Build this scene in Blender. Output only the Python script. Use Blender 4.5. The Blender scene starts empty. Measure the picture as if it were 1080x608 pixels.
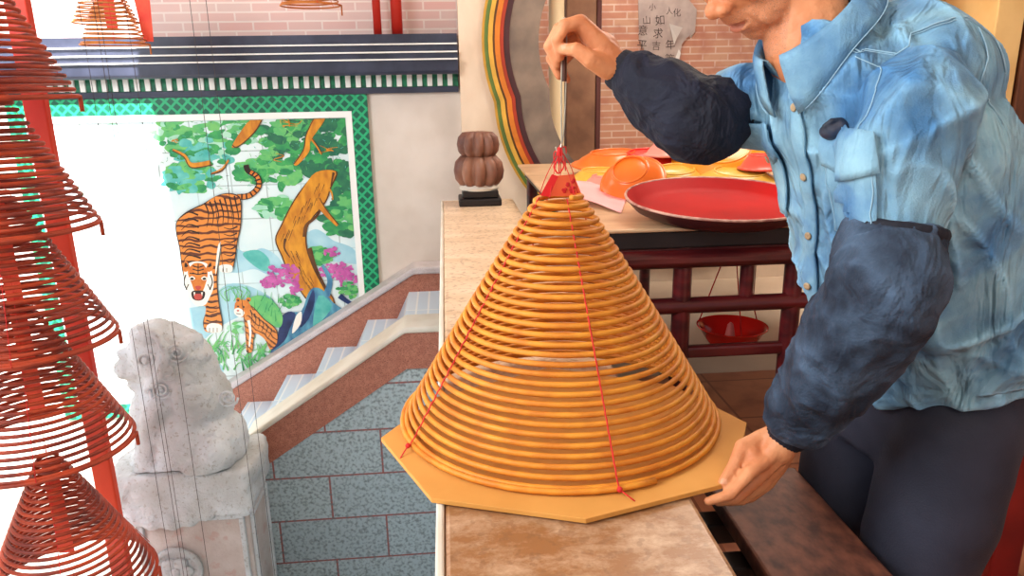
import bpy, bmesh, math, random
from mathutils import Vector, Matrix, Quaternion, noise
from mathutils.bvhtree import BVHTree
random.seed(7)
S = bpy.context.scene
COL = S.collection
PI = math.pi
V = Vector

# ------------------------------------------------------------------ camera
FPX = 783.0
CAM = V((0, 0, 1.40))
ROT = (Matrix.Rotation(math.radians(-4.85), 3, 'Z') @ Matrix.Rotation(math.radians(74.4), 3, 'X')
       @ Matrix.Rotation(math.radians(-1.0), 3, 'Z'))
cd = bpy.data.cameras.new('camera'); cam = bpy.data.objects.new('camera', cd); COL.objects.link(cam)
cd.sensor_width = 36; cd.lens = 36 * FPX / 1080; cd.clip_start = 0.02
cam.matrix_world = Matrix.Translation(CAM) @ ROT.to_4x4()
S.camera = cam

def at(x, y, Y):
    """point of the plane at depth Y (metres) on the sight line through photo pixel x, y"""
    d = ROT @ V(((x - 540) / FPX, -(y - 304) / FPX, -1))
    return CAM + d * ((Y - CAM.y) / d.y)
def atz(x, y, Z):
    d = ROT @ V(((x - 540) / FPX, -(y - 304) / FPX, -1))
    return CAM + d * ((Z - CAM.z) / d.z)

# ------------------------------------------------------------------ materials
def lin(c):
    return tuple((v / 255 / 12.92 if v / 255 <= 0.04045 else ((v / 255 + 0.055) / 1.055) ** 2.4) for v in c) + (1,)
def mat(name, c1, c2=None, scale=6, rough=0.6, bump=0.0, bscale=None, metal=0.0, spec=0.4, stretch=(1, 1, 1),
        detail=5, ramp=(0.35, 0.65), coat=0.0, trans=0.0):
    m = bpy.data.materials.new(name); m.use_nodes = True
    N = m.node_tree.nodes; L = m.node_tree.links
    b = N['Principled BSDF']
    b.inputs['Roughness'].default_value = rough; b.inputs['Metallic'].default_value = metal
    b.inputs['Specular IOR Level'].default_value = spec; b.inputs['Coat Weight'].default_value = coat
    tc = N.new('ShaderNodeTexCoord'); mp = N.new('ShaderNodeMapping')
    mp.inputs['Scale'].default_value = stretch
    L.new(tc.outputs['Object'], mp.inputs['Vector'])
    nz = N.new('ShaderNodeTexNoise'); nz.inputs['Scale'].default_value = scale; nz.inputs['Detail'].default_value = detail
    L.new(mp.outputs['Vector'], nz.inputs['Vector'])
    rp = N.new('ShaderNodeValToRGB')
    rp.color_ramp.elements[0].position = ramp[0]; rp.color_ramp.elements[1].position = ramp[1]
    rp.color_ramp.elements[0].color = lin(c1); rp.color_ramp.elements[1].color = lin(c2 or c1)
    L.new(nz.outputs['Fac'], rp.inputs['Fac']); L.new(rp.outputs['Color'], b.inputs['Base Color'])
    if bump:
        n2 = N.new('ShaderNodeTexNoise'); n2.inputs['Scale'].default_value = bscale or scale * 4
        n2.inputs['Detail'].default_value = 6
        L.new(mp.outputs['Vector'], n2.inputs['Vector'])
        bp = N.new('ShaderNodeBump'); bp.inputs['Strength'].default_value = bump; bp.inputs['Distance'].default_value = 0.01
        L.new(n2.outputs['Fac'], bp.inputs['Height']); L.new(bp.outputs['Normal'], b.inputs['Normal'])
    m['_rp'] = rp.name
    return m

def speckle(m, col, scale, thr, blend=0.8):
    """adds fine dark/light grains over an existing material"""
    N = m.node_tree.nodes; L = m.node_tree.links; b = N['Principled BSDF']
    src = b.inputs['Base Color'].links[0].from_socket
    tc = N.new('ShaderNodeTexCoord'); nz = N.new('ShaderNodeTexNoise'); nz.inputs['Scale'].default_value = scale
    nz.inputs['Detail'].default_value = 3
    L.new(tc.outputs['Object'], nz.inputs['Vector'])
    rp = N.new('ShaderNodeValToRGB'); rp.color_ramp.elements[0].position = thr; rp.color_ramp.elements[1].position = thr + 0.06
    rp.color_ramp.elements[0].color = (0, 0, 0, 1); rp.color_ramp.elements[1].color = (blend, blend, blend, 1)
    L.new(nz.outputs['Fac'], rp.inputs['Fac'])
    mx = N.new('ShaderNodeMixRGB'); mx.inputs['Color2'].default_value = lin(col)
    L.new(rp.outputs['Color'], mx.inputs['Fac']); L.new(src, mx.inputs['Color1']); L.new(mx.outputs['Color'], b.inputs['Base Color'])
    return m

def bricks(name, c1, c2, mortar, bw, bh, ms=0.012, offset=0.5, axis='XZ', rough=0.7, bump=0.3, noise_col=None, nscale=40, smooth=0.1, shift=(0, 0)):
    m = bpy.data.materials.new(name); m.use_nodes = True
    N = m.node_tree.nodes; L = m.node_tree.links; b = N['Principled BSDF']; b.inputs['Roughness'].default_value = rough
    tc = N.new('ShaderNodeTexCoord'); sp = N.new('ShaderNodeSeparateXYZ'); cb = N.new('ShaderNodeCombineXYZ')
    L.new(tc.outputs['Object'], sp.inputs['Vector'])
    L.new(sp.outputs[axis[0]], cb.inputs['X']); L.new(sp.outputs[axis[1]], cb.inputs['Y'])
    mp = N.new('ShaderNodeMapping'); mp.inputs['Location'].default_value = (shift[0], shift[1], 0)
    L.new(cb.outputs['Vector'], mp.inputs['Vector'])
    br = N.new('ShaderNodeTexBrick'); br.offset = offset; br.inputs['Scale'].default_value = 1
    br.inputs['Brick Width'].default_value = bw; br.inputs['Row Height'].default_value = bh
    br.inputs['Mortar Size'].default_value = ms; br.inputs['Mortar Smooth'].default_value = smooth
    br.inputs['Color1'].default_value = lin(c1); br.inputs['Color2'].default_value = lin(c2); br.inputs['Mortar'].default_value = lin(mortar)
    L.new(mp.outputs['Vector'], br.inputs['Vector'])
    out = br.outputs['Color']
    if noise_col:
        nz = N.new('ShaderNodeTexNoise'); nz.inputs['Scale'].default_value = nscale; nz.inputs['Detail'].default_value = 6
        L.new(tc.outputs['Object'], nz.inputs['Vector'])
        rp = N.new('ShaderNodeValToRGB'); rp.color_ramp.elements[0].position = 0.45; rp.color_ramp.elements[1].position = 0.68
        rp.color_ramp.elements[0].color = (0, 0, 0, 1); rp.color_ramp.elements[1].color = (0.8, 0.8, 0.8, 1)
        L.new(nz.outputs['Fac'], rp.inputs['Fac'])
        mx = N.new('ShaderNodeMixRGB'); mx.inputs['Color2'].default_value = lin(noise_col)
        L.new(rp.outputs['Color'], mx.inputs['Fac']); L.new(out, mx.inputs['Color1']); out = mx.outputs['Color']
    L.new(out, b.inputs['Base Color'])
    if bump:
        bp = N.new('ShaderNodeBump'); bp.inputs['Strength'].default_value = bump; bp.inputs['Distance'].default_value = 0.01
        bp.invert = True
        L.new(br.outputs['Fac'], bp.inputs['Height']); L.new(bp.outputs['Normal'], b.inputs['Normal'])
    return m

def striped(name, c1, c2, scale, direction='Z', dist=3.0, rough=0.6, ramp=(0.45, 0.55), dscale=2.0):
    m = bpy.data.materials.new(name); m.use_nodes = True
    N = m.node_tree.nodes; L = m.node_tree.links; b = N['Principled BSDF']; b.inputs['Roughness'].default_value = rough
    tc = N.new('ShaderNodeTexCoord'); w = N.new('ShaderNodeTexWave'); w.bands_direction = direction
    w.inputs['Scale'].default_value = scale; w.inputs['Distortion'].default_value = dist; w.inputs['Detail'].default_value = 2
    w.inputs['Detail Scale'].default_value = dscale
    L.new(tc.outputs['Object'], w.inputs['Vector'])
    rp = N.new('ShaderNodeValToRGB'); rp.color_ramp.elements[0].position = ramp[0]; rp.color_ramp.elements[1].position = ramp[1]
    rp.color_ramp.elements[0].color = lin(c1); rp.color_ramp.elements[1].color = lin(c2)
    L.new(w.outputs['Color'], rp.inputs['Fac']); L.new(rp.outputs['Color'], b.inputs['Base Color'])
    return m

def lattice(name, c1, c2, sc):
    """diagonal checker lattice on the wall plane"""
    m = bpy.data.materials.new(name); m.use_nodes = True
    N = m.node_tree.nodes; L = m.node_tree.links; b = N['Principled BSDF']; b.inputs['Roughness'].default_value = 0.35
    tc = N.new('ShaderNodeTexCoord'); mp = N.new('ShaderNodeMapping'); mp.inputs['Rotation'].default_value = (0, PI / 4, 0)
    mp.inputs['Location'].default_value = (0.003, 0.5, 0.003)
    L.new(tc.outputs['Object'], mp.inputs['Vector'])
    br = N.new('ShaderNodeTexVoronoi'); br.inputs['Scale'].default_value = sc; br.inputs['Randomness'].default_value = 0
    br.voronoi_dimensions = '2D'; br.distance = 'CHEBYCHEV'
    sp = N.new('ShaderNodeSeparateXYZ'); cb = N.new('ShaderNodeCombineXYZ')
    L.new(mp.outputs['Vector'], sp.inputs['Vector']); L.new(sp.outputs['X'], cb.inputs['X']); L.new(sp.outputs['Z'], cb.inputs['Y'])
    L.new(cb.outputs['Vector'], br.inputs['Vector'])
    rp = N.new('ShaderNodeValToRGB'); rp.color_ramp.elements[0].position = 0.33; rp.color_ramp.elements[1].position = 0.37
    rp.color_ramp.elements[0].color = lin(c2); rp.color_ramp.elements[1].color = lin(c1)
    L.new(br.outputs['Distance'], rp.inputs['Fac']); L.new(rp.outputs['Color'], b.inputs['Base Color'])
    return m

# ------------------------------------------------------------------ mesh helpers
class MB:
    def __init__(s): s.v = []; s.f = []; s.m = []; s.mi = 0
    def add(s, verts, faces):
        o = len(s.v); s.v += [V(p) for p in verts]
        for f in faces: s.f.append([i + o for i in f]); s.m.append(s.mi)
        return s
    def box(s, a, b, rot=None, c=None):
        (x0, y0, z0), (x1, y1, z1) = a, b
        P = [V((x, y, z)) for z in (z0, z1) for y in (y0, y1) for x in (x0, x1)]
        if rot is not None:
            q = rot; cc = c or (V(a) + V(b)) / 2
            P = [cc + q @ (p - cc) for p in P]
        return s.add(P, [(0, 2, 3, 1), (4, 5, 7, 6), (0, 1, 5, 4), (2, 6, 7, 3), (0, 4, 6, 2), (1, 3, 7, 5)])
    def loft(s, rings, closed=True, cap=True):
        n = len(rings[0]); vs = [p for r in rings for p in r]; fs = []
        for i in range(len(rings) - 1):
            for j in range(n if closed else n - 1):
                k = (j + 1) % n
                fs.append((i * n + j, i * n + k, (i + 1) * n + k, (i + 1) * n + j))
        if cap and closed:
            fs.append(tuple(reversed(range(n)))); fs.append(tuple((len(rings) - 1) * n + j for j in range(n)))
        return s.add(vs, fs)
    def tube(s, path, r, n=8, cap=True, closed=False):
        path = [V(p) for p in path]; N = len(path)
        rr = r if isinstance(r, (list, tuple)) else [r] * N
        t0 = (path[1] - path[0]).normalized()
        u = t0.orthogonal().normalized(); rings = []
        pt = t0
        for i, p in enumerate(path):
            if i == 0: t = t0
            elif i == N - 1: t = (path[i] - path[i - 1]).normalized()
            else: t = ((path[i + 1] - path[i]).normalized() + (path[i] - path[i - 1]).normalized())
            t = t.normalized() if t.length > 1e-9 else pt
            u = pt.rotation_difference(t) @ u; u = (u - t * u.dot(t)).normalized(); w = t.cross(u); pt = t
            rings.append([p + (u * math.cos(2 * PI * j / n) + w * math.sin(2 * PI * j / n)) * rr[i] for j in range(n)])
        return s.loft(rings, True, cap)
    def lathe(s, prof, c=(0, 0, 0), n=32, ax=None, lobes=0, amp=0.0):
        c = V(c); q = V((0, 0, 1)).rotation_difference(V(ax)) if ax is not None else Quaternion()
        rings = []
        for r, z in prof:
            ring = []
            for j in range(n):
                a = 2 * PI * j / n
                k = r * (1 + amp * (abs(math.sin(a * lobes / 2)) ** 0.7 - 0.6)) if lobes else r
                ring.append(c + q @ V((k * math.cos(a), k * math.sin(a), z)))
            rings.append(ring)
        return s.loft(rings)
    def ell(s, c, r, rot=None, nu=20, nv=12):
        c = V(c); r = (r, r, r) if not isinstance(r, (tuple, list)) else r
        rings = []
        for i in range(nv + 1):
            t = PI * i / nv; st = max(math.sin(t), 0.01)
            ring = []
            for j in range(nu):
                a = 2 * PI * j / nu; p = V((r[0] * st * math.cos(a), r[1] * st * math.sin(a), -r[2] * math.cos(t)))
                ring.append(c + (rot @ p if rot is not None else p))
            rings.append(ring)
        return s.loft(rings)
    def prism(s, poly, vec):
        vec = V(vec); P = [V(p) for p in poly]; n = len(P)
        fs = [tuple(range(n)), tuple(reversed(range(n, 2 * n)))]
        for i in range(n):
            k = (i + 1) % n; fs.append((i, i + n, k + n, k))
        return s.add(P + [p + vec for p in P], fs)
    def limb(s, pts, rad, n=16):
        """tapered round limb with balls at the joints"""
        pts = [V(p) for p in pts]
        s.tube(pts, rad, n)
        for p, r in zip(pts, rad): s.ell(p, r * 0.99, nu=n, nv=10)
        return s

def mesh_of(mb, name):
    me = bpy.data.meshes.new(name); me.from_pydata([tuple(p) for p in mb.v], [], mb.f)
    for p, i in zip(me.polygons, mb.m): p.material_index = i
    bm = bmesh.new(); bm.from_mesh(me); bmesh.ops.recalc_face_normals(bm, faces=bm.faces); bm.to_mesh(me); bm.free()
    return me

def wloc(o):
    return o.location.copy() + (wloc(o.parent) if o.parent else V((0, 0, 0)))

def obj(name, mb, m, parent=None, smooth=False, bevel=0, loc=None, angle=None):
    """one mesh object; verts are given in world coordinates, origin goes to loc or the parent's base"""
    me = mb if isinstance(mb, bpy.types.Mesh) else mesh_of(mb, name)
    ms = m if isinstance(m, (list, tuple)) else [m]
    for x in ms: me.materials.append(x)
    o = bpy.data.objects.new(name, me); COL.objects.link(o)
    base = wloc(parent) if parent else (V(loc) if loc is not None else V((0, 0, 0)))
    me.transform(Matrix.Translation(-base))
    if parent: o.parent = parent
    elif loc is not None: o.location = loc
    if smooth:
        for p in me.polygons: p.use_smooth = True
        if angle:
            me.set_sharp_from_angle(angle=math.radians(angle))
    if bevel:
        b = o.modifiers.new('bevel', 'BEVEL'); b.width = bevel; b.segments = 2; b.limit_method = 'ANGLE'
    return o

def thing(name, label, cat, loc=(0, 0, 0), group=None):
    o = bpy.data.objects.new(name, None); COL.objects.link(o); o.location = loc; o.empty_display_size = 0.05
    o['label'] = label; o['category'] = cat
    if group: o['group'] = group
    return o
def tag(o, label, cat, group=None):
    o['label'] = label; o['category'] = cat
    if group: o['group'] = group
    return o
def struct(name, mb, m, bevel=0, smooth=False):
    o = obj(name, mb, m, None, smooth=smooth, bevel=bevel); o['kind'] = 'structure'; return o
def dup(root, loc, label, group=None):
    r = root.copy(); COL.objects.link(r); r.location = loc; r['label'] = label
    if group: r['group'] = group
    for ch in list(root.children):
        c = ch.copy(); COL.objects.link(c); c.parent = r
        for g in ch.children:
            d = g.copy(); COL.objects.link(d); d.parent = c
    return r

def fuse(mb, voxel, smooth=4, name='fused'):
    """unite overlapping shapes into one continuous skin"""
    me = mesh_of(mb, name); o = bpy.data.objects.new('tmp', me); COL.objects.link(o)
    r = o.modifiers.new('r', 'REMESH'); r.mode = 'VOXEL'; r.voxel_size = voxel
    if smooth:
        s = o.modifiers.new('s', 'SMOOTH'); s.iterations = smooth; s.factor = 0.5
    dg = bpy.context.evaluated_depsgraph_get(); dg.update()
    out = bpy.data.meshes.new_from_object(o.evaluated_get(dg))
    out.materials.clear()
    bpy.data.objects.remove(o); out.name = name
    return out

def displace(me, fn):
    me.update(); ns = [v.normal.copy() for v in me.vertices]
    for v, n in zip(me.vertices, ns): v.co += n * fn(v.co)
    me.update()

def cut(me, z, keep_above=True):
    bm = bmesh.new(); bm.from_mesh(me)
    bmesh.ops.bisect_plane(bm, geom=bm.verts[:] + bm.edges[:] + bm.faces[:], plane_co=(0, 0, z), plane_no=(0, 0, -1 if keep_above else 1), clear_outer=True)
    bmesh.ops.holes_fill(bm, edges=[e for e in bm.edges if e.is_boundary], sides=0)
    bm.to_mesh(me); bm.free()

def crom(pts, k=6, closed=True):
    P = [V(p) for p in pts]; n = len(P); out = []
    rng = range(n) if closed else range(n - 1)
    for i in rng:
        g = (lambda j: P[j % n]) if closed else (lambda j: P[max(0, min(n - 1, j))])
        a, b, c, d = g(i - 1), g(i), g(i + 1), g(i + 2)
        for s in range(k):
            t = s / k
            out.append(0.5 * ((2 * b) + (c - a) * t + (2 * a - 5 * b + 4 * c - d) * t * t + (3 * b - a - 3 * c + d) * t ** 3))
    if not closed: out.append(P[-1])
    return out

# ------------------------------------------------------------------ lights and sky
w = bpy.data.worlds.new('sky'); S.world = w; w.use_nodes = True
bg = w.node_tree.nodes['Background']; bg.inputs['Color'].default_value = (0.86, 0.94, 1.0, 1); bg.inputs['Strength'].default_value = 0.38
def lamp(name, kind, loc, target, power, color, size=1.0):
    l = bpy.data.lights.new(name, kind); l.energy = power; l.color = color
    if kind == 'AREA': l.shape = 'DISK'; l.size = size
    if kind == 'SUN': l.angle = math.radians(0.6)
    o = bpy.data.objects.new(name, l); COL.objects.link(o); o.location = loc
    o.rotation_euler = (V(target) - V(loc)).to_track_quat('-Z', 'Y').to_euler(); return o
lamp('sun', 'SUN', (0, -3, 8), (0.03 * 0.8, -3 + 0.62, 8 - 0.8), 24.0, (1.0, 0.97, 0.93))
lamp('courtyard_light', 'AREA', (-3.4, 0.2, 3.0), (0.6, 1.8, 0.9), 225, (0.93, 0.97, 1.0), 2.6)
lamp('terrace_fill', 'AREA', (0.2, -1.6, 2.9), (0.7, 2.0, 0.8), 34, (1.0, 0.90, 0.76), 2.0)  # added warm fill behind the camera, not a lamp of the terrace
lamp('back_terrace_fill', 'AREA', (2.0, 3.9, 3.3), (1.7, 4.0, 0), 85, (1.0, 0.9, 0.78), 1.6)  # added fill that brightens the table and the rear walls
lamp('passage_fill', 'AREA', (1.6, 6.3, 3.4), (1.6, 6.9, 1.2), 45, (1.0, 0.94, 0.86), 1.2)  # added fill, unseen behind the gate, to lift the brick wall
S.view_settings.view_transform = 'Standard'; S.view_settings.look = 'None'; S.view_settings.exposure = 0.0

# ------------------------------------------------------------------ common materials
M = {}
M['marble'] = mat('beige_marble', (232, 205, 178), (214, 184, 154), 3, 0.3, stretch=(1.2, 5, 1))
M['stain'] = mat('stained_stone', (196, 160, 118), (150, 104, 66), 9, 0.45, bump=0.15, bscale=60)
M['cream'] = mat('cream_stone', (230, 224, 212), (214, 204, 188), 5, 0.5)
M['plaster'] = mat('plaster', (226, 214, 204), (212, 198, 186), 3, 0.8)
M['pinkbrick'] = bricks('pale_pink_brick', (232, 186, 178), (226, 200, 192), (240, 222, 214), 0.22, 0.058, 0.006, bump=0.1)
M['redbrick'] = bricks('red_brick', (208, 146, 120), (216, 170, 140), (230, 204, 186), 0.24, 0.062, 0.007, bump=0.2, noise_col=(194, 128, 106), nscale=6)
M['navy'] = mat('navy_glazed_moulding', (58, 62, 82), (44, 48, 66), 8, 0.4)
M['white'] = mat('white_line', (240, 240, 236), rough=0.6)
M['floor'] = bricks('brown_floor_tile', (198, 134, 98), (178, 112, 80), (140, 86, 62), 0.4, 0.4, 0.006, offset=0.0, axis='XY', bump=0.15, noise_col=(150, 90, 66), nscale=7, rough=0.5)
M['farfloor'] = mat('court_floor', (150, 146, 140), (136, 132, 126), 3, 0.7)
M['granite'] = bricks('grey_granite_blocks', (186, 204, 208), (168, 186, 194), (156, 92, 88), 0.58, 0.262, 0.005, bump=0.3, noise_col=(104, 112, 116), nscale=60, smooth=0.0, shift=(0.12, 0.125))
M['redgranite'] = speckle(mat('red_granite', (186, 122, 100), (168, 104, 84), 40, 0.4), (120, 70, 60), 160, 0.55)
M['bandstone'] = speckle(mat('pale_coping_stone', (206, 196, 196), (192, 180, 180), 12, 0.45), (160, 140, 140), 140, 0.6, 0.5)
M['wood'] = mat('dark_red_lacquered_wood', (96, 26, 28), (58, 14, 18), 4, 0.28, stretch=(1, 6, 6), coat=0.3)
M['board'] = mat('dark_brown_plank', (122, 74, 56), (70, 38, 32), 22, 0.6, bump=0.2, bscale=50, stretch=(1.6, 1, 1))
M['black'] = mat('black_wood', (34, 26, 26), (24, 18, 18), 8, 0.5)
M['red'] = mat('red_paint', (206, 52, 36), (188, 36, 28), 4, 0.45)

# ------------------------------------------------------------------ setting
struct('floor_passage', MB().box((0.0, 3.3, -0.1), (7.5, 8.9, 0.004)), mat('beige_floor', (212, 192, 168), (196, 172, 148), 2, .5))
struct('floor', MB().box((-0.02, -2.5, -0.2), (7.5, 9.0, 0.0)), M['floor'])
struct('floor_courtyard', MB().box((-7, -2.5, -1.7), (-0.02, 5.2, -1.5)), M['farfloor'])
struct('ceiling', MB().box((-1.93, -4.0, 3.6), (7.5, 9.0, 3.75)), mat('ceiling_paint', (225, 215, 200)))

# parapet: body, marble top, pale nosing along the outer edge
struct('wall_parapet', MB().box((0.0, -1.2, -1.5), (0.35, 4.22, 0.70)), M['granite'])
b = MB(); b.box((-0.025, -1.2, 0.70), (0.372, 4.22, 0.75))
top = mat('parapet_marble_top', (236, 208, 178), (214, 184, 150), 3, 0.32, stretch=(1, 4, 1))
# warm weather stains on the near end of the slab
N = top.node_tree.nodes; L = top.node_tree.links
tc = N.new('ShaderNodeTexCoord'); sp = N.new('ShaderNodeSeparateXYZ'); L.new(tc.outputs['Object'], sp.inputs['Vector'])
nz = N.new('ShaderNodeTexNoise'); nz.inputs['Scale'].default_value = 13; nz.inputs['Detail'].default_value = 9; nz.inputs['Roughness'].default_value = 0.75
mp = N.new('ShaderNodeMapping'); mp.inputs['Scale'].default_value = (1, 1.5, 1); L.new(tc.outputs['Object'], mp.inputs['Vector']); L.new(mp.outputs['Vector'], nz.inputs['Vector'])
mr = N.new('ShaderNodeMapRange'); mr.inputs['From Min'].default_value = 2.2; mr.inputs['From Max'].default_value = 1.15; L.new(sp.outputs['Y'], mr.inputs['Value'])
mul = N.new('ShaderNodeMath'); mul.operation = 'MULTIPLY'; mul.use_clamp = True
rp = N.new('ShaderNodeValToRGB'); rp.color_ramp.elements[0].position = 0.30; rp.color_ramp.elements[1].position = 0.58; L.new(nz.outputs['Fac'], rp.inputs['Fac'])
ad = N.new('ShaderNodeMath'); ad.operation = 'MULTIPLY_ADD'; ad.inputs[1].default_value = .6; ad.inputs[2].default_value = .45; L.new(rp.outputs['Color'], ad.inputs[0]); L.new(ad.outputs['Value'], mul.inputs[0]); L.new(mr.outputs['Result'], mul.inputs[1])
mx = N.new('ShaderNodeMixRGB'); mx.inputs['Color2'].default_value = lin((150, 104, 66))
pb = N['Principled BSDF']; L.new(pb.inputs['Base Color'].links[0].from_socket, mx.inputs['Color1']); L.new(mul.outputs['Value'], mx.inputs['Fac']); L.new(mx.outputs['Color'], pb.inputs['Base Color'])
speckle(top, (128, 90, 62), 55, .56, .4)
struct('trim_parapet_top', b, top, bevel=0.008)
struct('trim_parapet_nosing', MB().box((-0.038, -1.2, 0.695), (-0.025, 4.22, 0.752)), M['cream'], bevel=0.004)

# back wall with the mural, ledge and upper brickwork
YW = 5.1
struct('wall_back', MB().box((-7, YW, -1.7), (0.16, YW + 0.2, 1.36)), M['plaster'])
struct('wall_back_upper', MB().box((-7, YW + 0.12, 1.36), (0.16, YW + 0.3, 3.6)), M['pinkbrick'])
led = MB()
for i, (z0, z1, y) in enumerate([(1.640, 1.700, 0.07), (1.590, 1.632, 0.10), (1.545, 1.582, 0.13), (1.475, 1.537, 0.16)]):
    led.box((-7, YW - y, z0), (0.10, YW + 0.15, z1))
led.box((-7, YW - 0.03, 1.335), (0.10, YW + 0.12, 1.372))
led.mi = 1
for z, y in [(1.632, 0.115), (1.582, 0.145), (1.537, 0.175)]:
    led.box((-7, YW - y, z), (0.10, YW + 0.1, z + 0.009))
led.mi = 0
led.tube([(-7, YW - 0.13, 1.478), (0.10, YW - 0.13, 1.478)], 0.03, 12)
struct('trim_ledge', led, [M['navy'], M['white']])
bead = MB(); bead.box((-7, YW - 0.02, 1.372), (0.10, YW + 0.1, 1.462))
bead.mi = 1
x = -6.9
while x < 0.06:
    bead.box((x, YW - 0.034, 1.376), (x + 0.033, YW, 1.458)); x += 0.066
struct('trim_bead_frieze', bead, [mat('frieze_green', (30, 130, 88), (20, 84, 66), 30, 0.4), M['white']], bevel=0.003)

# pillar strip / gate wall of pale marble with a lobed opening
YG = 5.0
def lobed(off, n_lobe=8):
    """closed lobed outline of the gate, in x, z, grown outwards by off"""
    cx, cz, R = 1.72, 1.56, 1.05 / 0.87; pts = []
    for k in range(n_lobe):
        a0 = 2 * PI * k / n_lobe + math.radians(12); a1 = a0 + 2 * PI / n_lobe
        P0 = V((math.cos(a0), 0, math.sin(a0))) * R * 0.87; P1 = V((math.cos(a1), 0, math.sin(a1))) * R * 0.87
        am = (a0 + a1) / 2; mid = V((math.cos(am), 0, math.sin(am)))
        ch = (P1 - P0).length / 2; sag = 0.135
        rad = (ch * ch + sag * sag) / (2 * sag); c = (P0 + P1) / 2 - mid * (rad - sag)
        h = math.asin(min(1, ch / rad))
        rr = rad + off
        # the angle where neighbouring grown lobes meet
        step = math.pi / n_lobe
        d = c.length
        hh = math.acos(max(-1, min(1, 0)))
        # intersection of circle with the ray at angle +-step from the lobe axis
        bq = d * math.cos(step); disc = bq * bq - (d * d - rr * rr)
        t = bq + math.sqrt(max(disc, 0)); px = t * math.cos(step) - d; py = t * math.sin(step)
        h = math.atan2(py, px)
        for s in range(14):
            a = -h + 2 * h * s / 14
            q = c + (mid * math.cos(a) + V((-mid.z, 0, mid.x)) * math.sin(a)) * rr
            pts.append(V((cx + q.x, YG, cz + q.z)))
    return pts
def ring_band(mb, o_in, o_out, y0, y1):
    A = lobed(o_in); B = lobed(o_out)
    f = lambda P, y: [V((p.x, y, p.z)) for p in P]
    r = [f(A, y1), f(A, y0), f(B, y0), f(B, y1)]
    n = len(A); vs = [p for q in r for p in q]; fs = []
    for i in range(4):
        for j in range(n):
            k = (j + 1) % n; i2 = (i + 1) % 4
            fs.append((i * n + j, i * n + k, i2 * n + k, i2 * n + j))
    return mb.add(vs, fs)
def wall_with_hole(x0, x1, z0, z1, hole, y0, y1):
    me = MB()
    n = len(hole); cx = sum(p.x for p in hole) / n; cz = sum(p.z for p in hole) / n
    def edge(p):
        d = V((p.x - cx, 0, p.z - cz)); t = 1e9
        if d.x > 1e-6: t = min(t, (x1 - cx) / d.x)
        if d.x < -1e-6: t = min(t, (x0 - cx) / d.x)
        if d.z > 1e-6: t = min(t, (z1 - cz) / d.z)
        if d.z < -1e-6: t = min(t, (z0 - cz) / d.z)
        return V((cx + d.x * t, 0, cz + d.z * t))
    H = list(hole)
    for c in [(x0, z0), (x1, z0), (x0, z1), (x1, z1)]:      # add the corner directions
        a = math.atan2(c[1] - cz, c[0] - cx)
        best = min(range(n), key=lambda i: abs(math.atan2(hole[i].z - cz, hole[i].x - cx) - a)); H[best] = hole[best]
    E = [edge(p) for p in H]
    for c in [(x0, z0), (x1, z0), (x0, z1), (x1, z1)]:
        i = min(range(n), key=lambda j: (E[j].x - c[0]) ** 2 + (E[j].z - c[1]) ** 2); E[i] = V((c[0], 0, c[1]))
    f = lambda P, y: [V((p.x, y, p.z)) for p in P]
    r = [f(H, y1), f(H, y0), f(E, y0), f(E, y1)]
    vs = [p for q in r for p in q]; fs = []
    for i in range(4):
        for j in range(n):
            k = (j + 1) % n; i2 = (i + 1) % 4
            fs.append((i * n + j, i * n + k, i2 * n + k, i2 * n + j))
    return me.add(vs, fs)
struct('wall_gate', wall_with_hole(0.11, 3.3, -1.5, 3.6, lobed(0.10), YG, YG + 0.2), mat('gate_wall_marble', (236, 214, 190), (222, 198, 172), 3, 0.4, stretch=(2, 1, 1)))
gate = thing('gate_surround', 'lobed window surround with green, yellow and red bands around grey stone', 'gate', (1.72, YG, 0.1))
gs = MB(); ring_band(gs, 0.0, 0.19, YG - 0.012, YG + 0.10)
obj('stone_panel', gs, mat('grey_brown_stone', (142, 124, 108), (108, 94, 84), 5, 0.6, bump=0.1), gate, smooth=True, angle=40)
for (a, b_, nm, c, dy) in [(0.19, 0.228, 'maroon', (74, 40, 44), .018), (0.228, 0.252, 'red', (176, 60, 36), .028), (0.252, 0.284, 'orange', (226, 128, 40), .034),
                           (0.284, 0.298, 'brown', (110, 74, 40), .028), (0.298, 0.326, 'yellow', (230, 176, 70), .034), (0.326, 0.350, 'green', (104, 130, 62), .026), (0.350, 0.366, 'gold', (214, 160, 60), .022)]:
    rb = MB(); ring_band(rb, a, b_, YG - dy, YG + 0.002)
    o = obj('painted_band', rb, mat('band_' + nm, c, tuple(int(v * .88) for v in c), 8, 0.5), gate, smooth=True, angle=40); o['label'] = nm + ' painted band'

# brick wall beyond the opening, column and cream pole in front of it
struct('wall_brick', MB().box((0.2, 7.0, -0.2), (3.4, 7.2, 3.6)), M['redbrick'])
c = thing('stone_column', 'square brown stone column behind the wire hook and raised hand', 'column', (0.97, 5.7, 0))
obj('shaft', MB().box((0.895, 5.56, 0), (1.115, 5.8, 3.6)), mat('brown_column_stone', (158, 116, 88), (122, 86, 66), 5, 0.55, bump=0.1), c, bevel=0.01)
obj('edge_moulding', MB().box((1.115, 5.55, 0), (1.15, 5.8, 3.6)), mat('dark_maroon_trim', (92, 50, 46), rough=0.5), c, bevel=0.006)
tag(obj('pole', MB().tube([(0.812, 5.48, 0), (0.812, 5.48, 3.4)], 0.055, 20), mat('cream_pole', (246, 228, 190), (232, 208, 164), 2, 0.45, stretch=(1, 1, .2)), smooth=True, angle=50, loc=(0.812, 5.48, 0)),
    'round cream pole beside the brown stone column', 'pole')
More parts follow.
